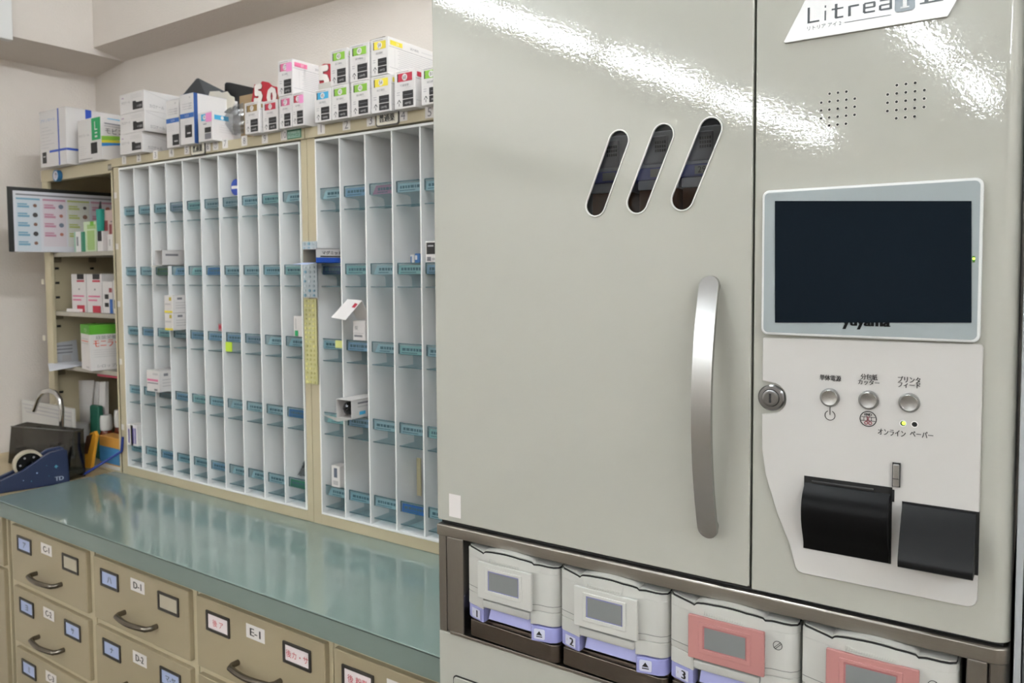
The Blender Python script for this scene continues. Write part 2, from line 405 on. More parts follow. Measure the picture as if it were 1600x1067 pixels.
SL = {(0, 9), (2, 8), (2, 9), (3, 6), (4, 6), (4, 7), (1, 3), (1, 4)}
CR = [['ice', 'blue', 'pink', 'ice', 'ice'], ['ink', 'mint', 'ice', 'mint', 'blue'], ['sky', 'blue', 'ice', 'mint', 'ice'], ['mint', 'blue', 'ice', 'ice', 'mint'], ['ice', 'sky', 'ice', 'royal', 'ice']]
SR = {(0, 0), (0, 2), (2, 2), (3, 0), (4, 0), (1, 2)}
rown = ['top', 'second', 'third', 'fourth', 'bottom']
coln = ['first', 'second', 'third', 'fourth', 'fifth', 'sixth', 'seventh', 'eighth', 'ninth', 'tenth']
for (side, X0, P_, TB, SLN) in (('left', L_X, L_P, CL, SL), ('right', R_X, R_P, CR, SR)):
    for r_ in range(5):
        for c_ in range(len(TB[r_])):
            k_ = TB[r_][c_]
            tray(cards[k_], 'teal pill tray with %s card, %s row, %s column of the %s rack' % (cardname[k_], rown[r_], coln[c_], side),
                 'teal trays in the %s pill rack' % side, (r_, c_) in SLN, r_*31+c_+(0 if side == 'left' else 500), P_, (X0+c_*P_+.0032, 0, ROWZ[r_]))

# ------------------------------------------------------------------ the big grey dispensing machine (local x along its front, -y outwards)
MYAW = math.radians(.536)
MO = Vector((1.663, -.45, 0))
mac = thing('dispensing_machine', 'big glossy light grey pharmacy packing machine with tall door, screen and curved handle', 'machine', MO, MYAW)
H1 = 1.96
m = MB(); sh = M('machine_shell_inside', '3a3b3d', .6)
m.box(.002, .012, .024, .55, 1.118, H1, paint, .001); m.box(.684, .694, .03, .55, 1.118, H1, paint, .001)
m.box(.012, .684, .54, .55, 1.118, H1, sh); m.box(.012, .684, .024, .05, H1-.01, H1, paint); m.box(.012, .684, .36, .54, H1-.01, H1, paint); m.box(.012, .684, .024, .54, 1.118, 1.128, sh)  # roof left open midway, an added gap to let light onto the canisters
m.box(.446, .454, .024, .54, 1.128, H1-.01, sh)
m.build('upper_cabinet', mac)
# door with three slanted slots
slots = [((.2548, 1.5551), (.2863, 1.6305)), ((.3107, 1.5559), (.3432, 1.6319)), ((.3673, 1.5567), (.4001, 1.6328))]
outer = rrect(-.002, .4478, 1.1187, H1, .003, 3)
m = MB(); m.prism(outer, .004, paint, TR((0, .004, 0)) @ FRONT, holes=[stadium(*a, *b, .0135)[::-1] for a, b in slots], bev=.0012)
m.box(-.0018, .001, .003, .022, 1.1189, H1, paint); m.box(.4450, .4477, .003, .022, 1.1189, H1, paint); m.box(.001, .445, .003, .022, 1.1189, 1.1205, paint)
door = m.build('door', mac, smooth=50)
m = MB()
for a, b in slots:
    m.prism(stadium(*a, *b, .0143), .0025, M('slot_rim', 'd8d8d4', .3), TR((0, .0012, 0)) @ FRONT, holes=[stadium(*a, *b, .0124)[::-1]], bev=.0006)
m.build('slot_rims', door)
m = MB(); m.box(.23, .43, .0048, .0062, 1.53, 1.66, clear('smoked_pane', 'd2d3d6', .02, .03)); m.build('smoked_pane', door)
# handle: a bowed strap on two posts
m = MB(); hz0, hz1, hu, hw = 1.170, 1.4685, .4045, .0112
N_ = 40; vs = []; fs = []
for i in range(N_+1):
    t_ = .5-.5*math.cos(math.pi*i/N_); z = hz0+(hz1-hz0)*t_; v = .012+.026*(1-(2*t_-1)**2)
    e = min(t_, 1-t_)*(hz1-hz0); hh = hw if e > hw else math.sqrt(max(hw*hw-(hw-e)**2, 1e-8))
    hh = max(hh, .0008)
    vs += [(hu-hh, -v, z), (hu+hh, -v, z), (hu+hh, -v+.006, z), (hu-hh, -v+.006, z)]
for i in range(N_):
    for k_ in range(4): fs.append((4*i+k_, 4*i+(k_+1) % 4, 4*i+4+(k_+1) % 4, 4*i+4+k_))
fs += [(3, 2, 1, 0), tuple(4*N_+q for q in range(4))]
m.add(vs, fs, silver)
for z in (hz0+.012, hz1-.012): m.lathe([(.0085, 0), (.0085, .013)], silver, 24, TR((hu, 0, z)) @ FRONT)
m.build('handle', door)
m = MB(); m.rect(-.0105, .0105, -.0165, .0165, white, TR((.0303, -.0003, 1.1428)) @ FRONT, .0003); m.build('blank_sticker', door)
# right-hand control column with a rounded edge
def column_poly(x0, x1, r, d=.03):
    p = [(x0, d), (x0, .0015), (x0+.0015, 0)]
    for i in range(9):
        q = math.pi/2*i/8; p.append((x1-r+r*math.sin(q), r-r*math.cos(q)))
    return p+[(x1, d)]
m = MB(); m.prism(column_poly(.4503, .6958, .0155), H1-1.1178, paint, TR((0, 0, 1.1178))); ccol = m.build('control_column', mac, smooth=50)
for (u0, z0, sp) in ((.5346, 1.6395, .0081), (.5974, 1.6397, .0081)):
    m = MB(); X = TR((u0, -.0002, z0)) @ FRONT
    for i in range(-2, 3):
        for j in range(-2, 3):
            if abs(i)+abs(j) < 4:
                m.prism(circle(i*sp, j*sp, .0018, 12), .0004, M('hole_rim', 'cfcfc8', .3), X, holes=[circle(i*sp, j*sp, .00135, 12)[::-1]])
                m.prism(circle(i*sp, j*sp, .0014, 12), .0003, gap, X)
    m.build('speaker_grille', ccol)
# name plate: slanted, with lettering
m = MB(); X = TR((0, 0, 0)) @ FRONT
pl = [(.4800, 1.7157), (.4815, 1.7140), (.6318, 1.7140), (.6330, 1.7150), (.6545, 1.756), (.6535, 1.757), (.5030, 1.757)]
m.prism(pl, .003, M('plate_silver', 'dcdcdb', .25, .3), X, bev=.0006); npl = m.build('name_plate', mac)
m = MB(); X = TR((0, -.0033, 0)) @ FRONT; pi = M('plate_ink', '55595c', .3, .3)
def glyphs(word, x, y, w_, h_, gapx):
    st = .17; sh_ = .11
    G_ = {'L': [(0, .2, 0, 1), (0, 1, 0, sh_)], 'i': [(.35, .58, 0, .62), (.35, .58, .80, .95)], 't': [(.25, .47, .05, .92), (0, .95, .56, .66), (.3, .95, 0, sh_)],
          'r': [(.08, .3, 0, .64), (.2, .95, .55, .66)], 'e': [(0, .2, .06, .60), (.1, .95, .56, .66), (.1, .95, 0, sh_), (.1, .95, .29, .38), (.8, 1, .33, .60)],
          'a': [(.05, .9, .56, .66), (.8, 1, 0, .62), (0, .18, .05, .34), (.1, .9, 0, sh_), (.1, .9, .29, .38)]}
    for ch in word:
        ww = w_*(.5 if ch == 'i' else 1)
        for (a0, a1, b0, b1) in G_[ch]: m.rect(x+a0*ww, x+a1*ww, y+b0*h_, y+b1*h_, pi, X, .0003)
        x += ww+gapx
glyphs('Litrea', .5043, 1.7300, .0118, .0160, .0030)
m.text('リトリア アイ 2', .5043, 1.7248, .0042, pi, X, 'l', width=.033); m.rect(.5405, .5835, 1.7242, 1.7248, pi, X, .0003)
m.prism(rrect(.5865, .6045, 1.7255, 1.7475, .003), .0008, M('plate_box', '6f7477', .25, .6), X)
pw_ = M('plate_white', 'e6e6e6', .5)
m.rect(.5938, .5974, 1.7290, 1.7440, pw_, X, .0012); m.rect(.5918, .5995, 1.7285, 1.7300, pw_, X, .0013); m.quad([(.5915, 1.7415, .0013), (.5938, 1.7405, .0013), (.5974, 1.7440, .0013), (.5950, 1.7448, .0013)], pw_, X)
m.rect(.6125, .6160, 1.7300, 1.7450, pi, X, .0004); m.rect(.6210, .6245, 1.7300, 1.7450, pi, X, .0004)
m.rect(.6085, .6285, 1.7295, 1.7310, pi, X, .0003); m.rect(.6085, .6285, 1.7445, 1.7460, pi, X, .0003)
m.build('lettering', npl)
# touch screen
def app(px, py, v=0.0):                     # front-plane point of the machine under a pixel, shifted outwards by v
    U = Vector((math.cos(MYAW), math.sin(MYAW), 0)); Nn = Vector((math.sin(MYAW), -math.cos(MYAW), 0))
    r = ray(px, py); t_ = ((MO+Nn*v-CAM).dot(Nn))/r.dot(Nn); P = CAM+r*t_-MO
    return (P.dot(U), P.z)
m = MB(); m.prism(rrect(.4605, .6655, 1.4045, 1.5598, .007), .007, M('screen_rim', 'd9dbda', .3), FRONT, bev=.0015)
m.prism(rrect(.4632, .6628, 1.4072, 1.5571, .005), .0074, M('screen_bezel_glass', '98a1a3', .12), FRONT); scr = m.build('touch_screen', mac)
sv = .0078
m = MB(); X = TR((0, -sv, 0)) @ FRONT
m.prism([app(1211, 504, sv), app(1518, 504, sv), app(1518, 314, sv), app(1211, 314, sv)], .0006, navyscr, X); m.build('display', scr)
m = MB(); a = app(1317, 513, .0076); b = app(1390, 513, .0076)
m.text('yuyama', (a[0]+b[0])/2, app(1353, 506.5, .0076)[1], .0112, black, TR((0, -.0075, 0)) @ FRONT, width=b[0]-a[0], bold=.0008); m.build('lettering', scr)
a = app(1521.5, 405, .0076)
m = MB(); m.rect(-.001, .001, -.003, .003, M('led_green_dark', '4f7c20', .4), TR((a[0], -.0075, a[1])) @ FRONT, .0002)
m.prism(circle(0, .0005, .0011, 10), .0004, M('led_green', '9cf03c', .4, emit=1.0), TR((a[0], -.0075, a[1])) @ FRONT); m.build('status_light', scr)
# white control panel with lock notch
cp = [(.4625, 1.4005), (.4615, 1.3995), (.4614, 1.3535)]
for i in range(11):
    q = math.pi*(.5-i/10); cp.append((.4705+.0168*math.cos(q), 1.3352+.0170*math.sin(q)))
cp += [(.4614, 1.3165), (.4618, 1.2784), (.4658, 1.2503), (.4787, 1.2096), (.4927, 1.1766), (.4985, 1.1537), (.5015, 1.1498), (.506, 1.1482)]
cp += [(.6600, 1.1482), (.6640, 1.1495), (.6668, 1.1525), (.6680, 1.1570), (.6680, 1.3995), (.6668, 1.4025), (.664, 1.4030), (.505, 1.4015)]
m = MB(); m.prism(cp, .0035, panelw, FRONT, bev=.0008); pan = m.build('control_panel', mac, smooth=50)
Y0 = -.0037
for (u, z) in ((.5309, 1.3411), (.5684, 1.3417), (.6055, 1.3423)):
    u += .0008
    m = MB(); X = TR((u, Y0, z)) @ FRONT
    m.lathe([(.0098, 0), (.0098, .0012), (.0085, .0018)], M('button_ring', '8b8a88', .3, .5), 28, X)
    m.lathe([(.0083, .001), (.0083, .0032), (.0076, .0040), (.005, .0036), (.0015, .0032)], silver, 28, X); m.build('push_button', pan)
m = MB(); X = TR((0, Y0, 0)) @ FRONT
def lab(t_, x0, y0, x1, y1, h):
    a = app(x0, y0, .004); b = app(x1, y1, .004)
    m.text(t_, (a[0]+b[0])/2, (a[1]+b[1])/2, h, ink, X, width=b[0]-a[0], z=.0003, bold=.00016)
lab('単体電源', 1281, 590, 1314, 591, .0062)
lab('分包紙', 1345, 589, 1371, 589, .0060); lab('カッター', 1341, 597, 1374, 598, .0055)
lab('プリンタ', 1403, 592.5, 1438, 594, .0060); lab('フィード', 1403, 601, 1438, 603, .0055)
m.build('button_lettering', pan)
m = MB()
lab('オンライン', 1372, 674, 1415, 678, .0062); lab('ペーパー', 1422, 676.5, 1458, 681, .0062)
m.build('indicator_lettering', pan)
m = MB()
a = app(1296.8, 649, .004)
ring = lambda cx, cy, r0, r1, mm: m.prism(circle(cx, cy, r1, 28), .0003, mm, X, holes=[circle(cx, cy, r0, 28)[::-1]])
pw = [(a[0]+.0046*math.cos(math.radians(t_)), a[1]+.0046*math.sin(math.radians(t_))) for t_ in range(115, 426, 10)]
pw2 = [(a[0]+.0053*math.cos(math.radians(t_)), a[1]+.0053*math.sin(math.radians(t_))) for t_ in range(115, 426, 10)]
m.prism(pw2+pw[::-1], .0003, ink, X); m.rect(a[0]-.0004, a[0]+.0004, a[1]+.0005, a[1]+.0088, ink, X, .0004)
m.build('power_symbol', pan)
m = MB()
a = app(1356.5, 654.5, .004); ring(a[0], a[1], .0072, .0081, ink)
m.text('END', a[0], a[1]+.0045, .0024, ink, X, bold=.0002)
m.rect(a[0]-.0066, a[0]+.0066, a[1]+.0016, a[1]+.0022, ink, X, .0003); m.rect(a[0]-.0066, a[0]+.0066, a[1]-.0022, a[1]-.0016, ink, X, .0003)
for q in (-.004, -.001, .003): m.rect(a[0]+q-.0003, a[0]+q+.0003, a[1]-.0018, a[1]+.0018, ink, X, .0003)
dr = M('print_maroon', '8a2c3f', .5)
ring(a[0]-.0019, a[1]-.0042, .0011, .0018, dr); ring(a[0]+.0019, a[1]-.0042, .0011, .0018, dr)
for sg in (1, -1): m.quad([(a[0]+sg*.0015-.0004, a[1]-.003, .0005), (a[0]+sg*.0015+.0004, a[1]-.003, .0005), (a[0]-sg*.0014+.0003, a[1]+.003, .0005), (a[0]-sg*.0014-.0003, a[1]+.003, .0005)], dr, X)
m.build('cutter_symbol', pan)
for (px, mm, nm) in ((1411, M('led_lime', '8fd23a', .4, emit=.8), 'indicator_light'), (1429, gap, 'indicator_light')):
    a = app(px, 661.5 if px < 1420 else 663, .004); m = MB(); X = TR((a[0], Y0, a[1])) @ FRONT
    m.prism(circle(0, 0, .0032, 18), .0005, M('led_rim', 'efeeec', .3), X, holes=[circle(0, 0, .0025, 18)[::-1]])
    m.prism(circle(0, 0, .0026, 18), .0004, gap, X)
    if px < 1420: m.prism(circle(.0006, .0003, .0018, 14), .0007, mm, X)
    m.build(nm, pan)
m = MB(); X = TR((.4712, .0, 1.3356)) @ FRONT
m.lathe([(.0142, 0), (.0142, .0035), (.0128, .005), (.0095, .0052), (.0092, .0048), (.0088, .0072), (.006, .0078)], M('lock_chrome', '8e8f90', .22, 1), 36, X)
m.rect(-.0012, .0012, -.005, .005, gap, X, .008); m.build('key_lock', mac)
# release lever
m = MB(); m.box(.5922, .5996, -.0052, -.003, 1.2562, 1.2808, gap); m.box(.5930, .5990, -.0085, -.004, 1.2570, 1.2800, silver, .0012); m.box(.593, .599, -.0089, -.0084, 1.2650, 1.2655, gap); m.build('release_lever', pan)
# printer covers
def extr(prof, u0, u1, mm, mb_, bev=0):   # (outward, z) profile run along the front
    n = len(prof); vs = [(u0, -a, b) for a, b in prof]+[(u1, -a, b) for a, b in prof]
    mb_.add(vs, [tuple(range(n))[::-1], tuple(range(n, 2*n))]+[(i, (i+1) % n, n+(i+1) % n, n+i) for i in range(n)], mm)
m = MB(); m.box(.507, .5925, -.0042, .012, 1.1765, 1.2550, gap); m.box(.589, .5945, -.0042, .0, 1.2405, 1.2530, gap)
m.box(.515, .575, -.0052, -.004, 1.2500, 1.2512, M('slot_grey', '4a4a4a', .3))
prof = [(.003, 1.2490), (.006, 1.2465), (.009, 1.2440), (.015, 1.2385), (.019, 1.2310), (.0205, 1.2230), (.0195, 1.2120), (.016, 1.2020), (.011, 1.1920), (.0065, 1.1820), (.005, 1.1775), (.002, 1.1775)]
extr(prof, .5078, .5905, black, m); m.build('printer_cover', pan, smooth=30)
m = MB(); m.box(.6015, .6683, -.0042, .012, 1.1810, 1.2425, gap)
prof = [(.003, 1.2415), (.007, 1.2405), (.014, 1.2320), (.024, 1.2145), (.031, 1.2010), (.0342, 1.1935), (.0345, 1.1890), (.0330, 1.1855), (.030, 1.1840), (.003, 1.1825)]
extr(prof, .6022, .6655, M('black_plastic_matt', '0e0f11', .42, spec=.3), m); m.build('paper_chute', pan, smooth=30)

# steel band, pillars, lower cabinet
m = MB(); r_ = .014; p = column_poly(-.0005, .6958, r_, .05)
m.prism(p, .0168, steel, TR((0, -.0050, 1.0972)), bev=.0022); m.box(.003, .69, .004, .05, 1.1145, 1.1185, gap); m.build('steel_band', mac, smooth=50)
m = MB(); m.box(-.0005, .0132, 0, .04, .956, 1.0970, steelv, .0008); m.box(.0137, .0446, -.001, .04, .958, 1.0970, steelv, .003); m.build('left_pillar', mac)
m = MB(); m.prism(column_poly(.679, .6958, r_, .04), .14, steelv, TR((0, -.0005, .957))); m.box(.660, .6782, -.001, .04, .957, 1.0970, steelv, .0025); m.build('right_pillar', mac)
m = MB(); m.box(.0, .694, .45, .46, .95, 1.118, sh); m.box(0, .012, .03, .46, .95, 1.118, sh); m.box(.684, .694, .03, .46, .95, 1.118, sh); m.box(.002, .692, .03, .46, 1.0975, 1.118, sh); m.build('cassette_bay', mac)
m = MB(); p = column_poly(-.002, .6958, .014, .5)
m.prism(p, .955-.06, paint, TR((0, 0, .06)), bev=.0015); m.box(.02, .67, .02, .48, .0, .06, gap); lc = m.build('lower_cabinet', mac, smooth=50)
m = MB(); m.prism(rrect(.0245, .34, .30, .8965, .006), .0012, gap, FRONT); m.prism(rrect(.0262, .3383, .3017, .8948, .005), .003, paint, FRONT, bev=.001); m.build('lower_door', lc)
m = MB(); m.box(.02, .69, -.0022, .03, .9551, .9600, steel, .001); m.build('sill', mac)
C0, CP, CW = .0557, .1505, .147
for i in range(4):
    u = C0+i*CP
    m = MB(); pp = [(u, .04), (u, .0015), (u+.002, -.001), (u+CW-.012, -.006)]
    for k_ in range(7):
        q = math.pi/2*k_/6; pp.append((u+CW-.012+.012*math.sin(q), .006-.012*math.cos(q)))
    pp += [(u+CW, .04)]
    m.prism(pp, .0235, dsteel, TR((0, 0, .9625)), bev=.0012); m.box(u+.002, u+CW-.002, .004, .045, .985, .988, dsteel); m.build('cassette_tray', mac, smooth=50)

# ------------------------------------------------------------------ cassettes (things that lift out)
def cassette(i, pinkish, label):
    t = thing('tablet_cassette', label, 'cassette', MO + Matrix.Rotation(MYAW, 3, 'Z') @ Vector((C0+i*CP, 0, 0)), MYAW, 'cassettes in the steel bay')
    W = CW
    plan = [(.0, .05), (.0, -.002), (.004, -.004), (.026, -.010), (.040, -.0155), (.056, -.018), (.094, -.018), (.108, -.0135), (.119, -.0085), (.132, -.0075), (.139, -.0055), (.1445, -.0005), (W, .006), (W, .05)]
    m = MB(); m.prism(plan, 1.0800-1.0290, plas, TR((0, 0, 1.0290)), bev=.001)
    low = [(x, y+.0006) for x, y in plan]
    # lower skirt: left and right blocks, recess between
    l = [(.0, .05), (.0, -.002), (.004, -.004), (.026, -.010), (.031, -.0115), (.031, .05)]
    m.prism(l, .0183, plas, TR((0, 0, 1.0104)), bev=.0008)
    r = [(.109, .05), (.109, -.0128), (.119, -.0085), (.132, -.0075), (.139, -.0055), (.1445, -.0005), (W, .006), (W, .05)]
    m.prism(r, .0183, plas, TR((0, 0, 1.0104)), bev=.0008)
    body = m.build('body', t, smooth=50)
    # upper rim with a raised bow in the middle, dark seal and lid
    ring_ = plan
    def zc(x):
        if x < .034: return 1.0905-.10*x
        if x < .112: return 1.0895+.0058*math.sin(math.pi*(x-.034)/.078)**.55
        return 1.0868+.0016*math.cos((x-.112)*40)
    def wall_(mb_, pl_, z0, zf, mm):
        fine = []
        for a_, b_ in zip(pl_[1:-1], pl_[2:-1]):
            for k_ in range(5): fine.append((a_[0]+(b_[0]-a_[0])*k_/5, a_[1]+(b_[1]-a_[1])*k_/5))
        fine.append(pl_[-2]); n = len(fine)
        vs = [(x, y, z0) for x, y in fine]+[(x, y, zf(x)) for x, y in fine]+[(x, .05, zf(x)+.001) for x, y in fine]
        fs = [(k_, k_+1, n+k_+1, n+k_) for k_ in range(n-1)]+[(n+k_, n+k_+1, 2*n+k_+1, 2*n+k_) for k_ in range(n-1)]
        mb_.add(vs, fs, mm)
    m = MB(); wall_(m, plan, 1.0798, zc, plas); m.build('rim', t, smooth=30)
    ins = [(min(max(x, .0015), W-.0015), y+.0016) for x, y in plan]
    m = MB(); wall_(m, ins, 1.078, lambda x: zc(x)+.0022, gap); m.build('seal', t, smooth=30)
    ins2 = [(min(max(x, .002), W-.002), y+.0022) for x, y in plan]
    m = MB(); wall_(m, ins2, 1.078, lambda x: zc(x)+.0034, M('cassette_lid', 'b2b2ad', .3)); m.build('lid', t, smooth=30)
    # display block
    bm_ = pinkp if pinkish else M('bezel_white', 'c3c3be', .3)
    m = MB(); X = TR((0, -.0160, 0)) @ FRONT
    m.prism(rrect(.0275, .1145, 1.0300, 1.0805, .0015), .0040, bm_, X, bev=.0008)
    m.prism(rrect(.0405, .1000, 1.0385, 1.0745, .001), .0049, bm_, X, holes=[rrect(.0455, .0950, 1.0437, 1.0705, .0006)[::-1]], bev=.0007)
    bz = m.build('display_bezel', t)
    m = MB(); X = TR((0, -.0202, 0)) @ FRONT
    m.rect(.0445, .096, 1.0430, 1.0715, M('bezel_pink_dark', 'a86a6c', .4) if pinkish else M('bezel_lavender', '7a7dae', .4), X, 0)
    m.rect(.0472, .0940, 1.0450, 1.0692, lcd, X, .0003); m.build('display', bz)
    m = MB(); X = TR((0, -.0185, 0)) @ FRONT
    for q in range(4): m.box(.046, .093, -.0195+q*.0006, -.016, 1.0825+q*.0012, 1.0832+q*.0012, plas)
    m.build('top_ribs', t)
    # seam lines, grip bar and recess
    m = MB(); m.prism([(x, y-(.0003 if y < .04 else 0)) for x, y in plan], .0006, M('seam_grey', '6f706e', .5), TR((0, 0, 1.0366))); m.build('seam', t)
    m = MB(); m.box(.032, .1085, -.0165, .02, 1.0155, 1.0265, M('grip_grey', 'b4b4b0', .35), .003); m.build('grip_bar', t)
    m = MB(); m.box(.031, .109, .004, .05, .9905, 1.029, M('recess_grey', '55565c', .5)); m.quad([(.037, -.0002, 1.0135), (.037, -.0075, .9975), (.1075, -.0075, .9975), (.1075, -.0002, 1.0135)], lav); m.build('recess', t)
    # number tab and eject button
    m = MB(); m.prism([(0, .05), (0, -.001), (.004, -.0035), (.027, -.0100), (.0300, -.0095), (.0305, -.006), (.0305, .05)], .0195, lav, TR((0, 0, .9908)), bev=.0012); nt_ = m.build('number_tab', t)
    m = MB(); th = math.atan2(.0065, .023); X = TR((.0155, -.0072, 1.0005)) @ Matrix.Rotation(-th, 4, 'Z') @ FRONT
    m.rect(-.0085, .0095, -.0065, .0065, M('tab_sticker', 'c9cbdd', .4), X, .0006); m.text(str(i+1), .003, 0, .0098, ink, X, z=.0009, bold=.0008); m.rect(-.0058, -.0046, -.001, .002, inkl, X, .0009); m.build('sticker', nt_)
    m = MB(); m.prism([(.1095, .05), (.1095, -.0115), (.111, -.0125), (.136, -.0070), (.1425, -.003), (.1455, .004), (.1455, .05)], .0200, lav, TR((0, 0, .9885)), bev=.0012); ej = m.build('eject_button', t)
    m = MB(); th = math.atan2(-.0055, .025); X = TR((.1212, -.0105, .9988)) @ Matrix.Rotation(-th, 4, 'Z') @ FRONT
    m.prism(rrect(-.0075, .0075, -.0068, .0068, .002), .0006, M('tab_sticker', 'c9cbdd'), X); m.quad([(-.0042, -.0012, 0), (.0042, -.0012, 0), (0, .0045, 0)], ink, TR((.1212, -.0113, .9988)) @ Matrix.Rotation(-th, 4, 'Z') @ FRONT); m.rect(-.0042, .0042, -.0038, -.0024, ink, X, .0008); m.build('sticker', ej)
    if pinkish:
        m = MB(); X = TR((.1258, -.0086, 1.0645)) @ Matrix.Rotation(.1, 4, 'Z') @ FRONT
        m.prism(circle(0, 0, .0050, 28), .0002, ink, X, holes=[circle(0, 0, .0044, 28)[::-1]])
        for sg in (1, -1): m.prism([(-.0038+sg*.0006, -.0038-sg*.0006), (-.0034+sg*.0006, -.0042-sg*.0006), (.0038+sg*.0006, .0032-sg*.0006), (.0034+sg*.0006, .0036-sg*.0006)], .0002, ink, X)
        m.build('mark', body)
    m = MB(); m.box(.0, .006, .0, .012, 1.0905, 1.0955, clear('clear_clip', 'd5d8d8', .15, .05), .001); m.build('clear_clip', t)
    return t
cassette(0, False, 'white cassette marked 1 with grey-and-lavender display frame, in the steel bay')
cassette(1, False, 'white cassette marked 2 with white display frame, between cassettes 1 and 3')
cassette(2, True, 'white cassette marked 3 with pink display frame in the steel bay')
cassette(3, True, 'pink-framed white cassette in the steel bay, beside the steel end pillar')

# canisters behind the slanted slots
drumm = M('amber_plastic', '7a451b', .3); cap = M('canister_grey', 'd4d5d8', .4)
for i, (ua, nn, lbl) in enumerate(((.268, '27', 'tablet canister in the dark behind the lowest-left slanted slot'), (.334, '28', 'tablet canister with cream box behind the middle slanted slot'), (.391, '29', 'tablet canister numbered 29 behind the slanted slot nearest the handle'))):
    y = .045; u = ua-.016
    t = thing('tablet_canister', lbl, 'canister', MO + Matrix.Rotation(MYAW, 3, 'Z') @ Vector((u, y, 0)), MYAW, 'canisters behind the slanted slots')
    m = MB(); m.box(-.026, .026, 0, .09, 1.13, 1.5745, drumm, .002); m.build('container', t)
    m = MB(); m.box(-.027, .027, -.001, .09, 1.5746, 1.5865, cap, .0015); m.build('lip', t)
    m = MB(); m.box(-.0275, .0275, -.003, .09, 1.587, 1.6015, M('canister_lavender', '7f87c9', .4), .0015)
    X = TR((0, -.0032, 1.5945)) @ FRONT; m.rect(-.009, .009, -.005, .005, M('tag_grey', 'b9bdb9', .5), X, .0003)
    if i == 2: m.text(nn, 0, 0, .0075, ink, X, z=.0006)
    m.build('number_band', t)
    m = MB(); m.box(-.027, .027, .002, .09, 1.602, 1.646, cap, .002); m.box(-.02, .012, -.001, .01, 1.606, 1.640, M('canister_cream', 'a6a7aa', .4), .002); 
    for a_ in range(5):
        for b_ in range(3): m.box(-.004+a_*.003, -.002+a_*.003, -.0014, 0, 1.620+b_*.005, 1.6235+b_*.005, gap)
    m.build('housing', t)

# ------------------------------------------------------------------ neighbour cabinet beyond the machine's right edge
nb = thing('glass_cabinet', 'tall grey-framed cabinet with a smoked glass door at the right edge, beside the machine', 'cabinet', MO + Matrix.Rotation(MYAW, 3, 'Z') @ Vector((.6985, .002, 0)), MYAW)
fr = M('grey_frame', 'a2a6a8', .4)
m = MB(); m.box(0, .006, 0, .5, 0, 2.0, fr, .001); m.box(.4, .41, 0, .5, 0, 2.0, fr, .001); m.box(.006, .4, .49, .5, 0, 2.0, M('grey_back', '93a1a8', .5)); m.box(.006, .4, .01, .49, 0, .05, fr); m.box(.006, .4, .01, .49, 1.99, 2.0, fr); m.box(.006, .4, .03, .49, 1.19, 1.2, fr); m.build('carcass', nb)
m = MB(); m.box(.007, .4, .002, .006, 1.262, 1.985, clear('blue_glass', '8fa6b0', .15, .03)); m.build('upper_glass_door', nb)
m = MB(); m.box(.007, .4, .002, .012, .05, 1.258, M('dark_door', '57585a', .4), .001); m.build('lower_door', nb)

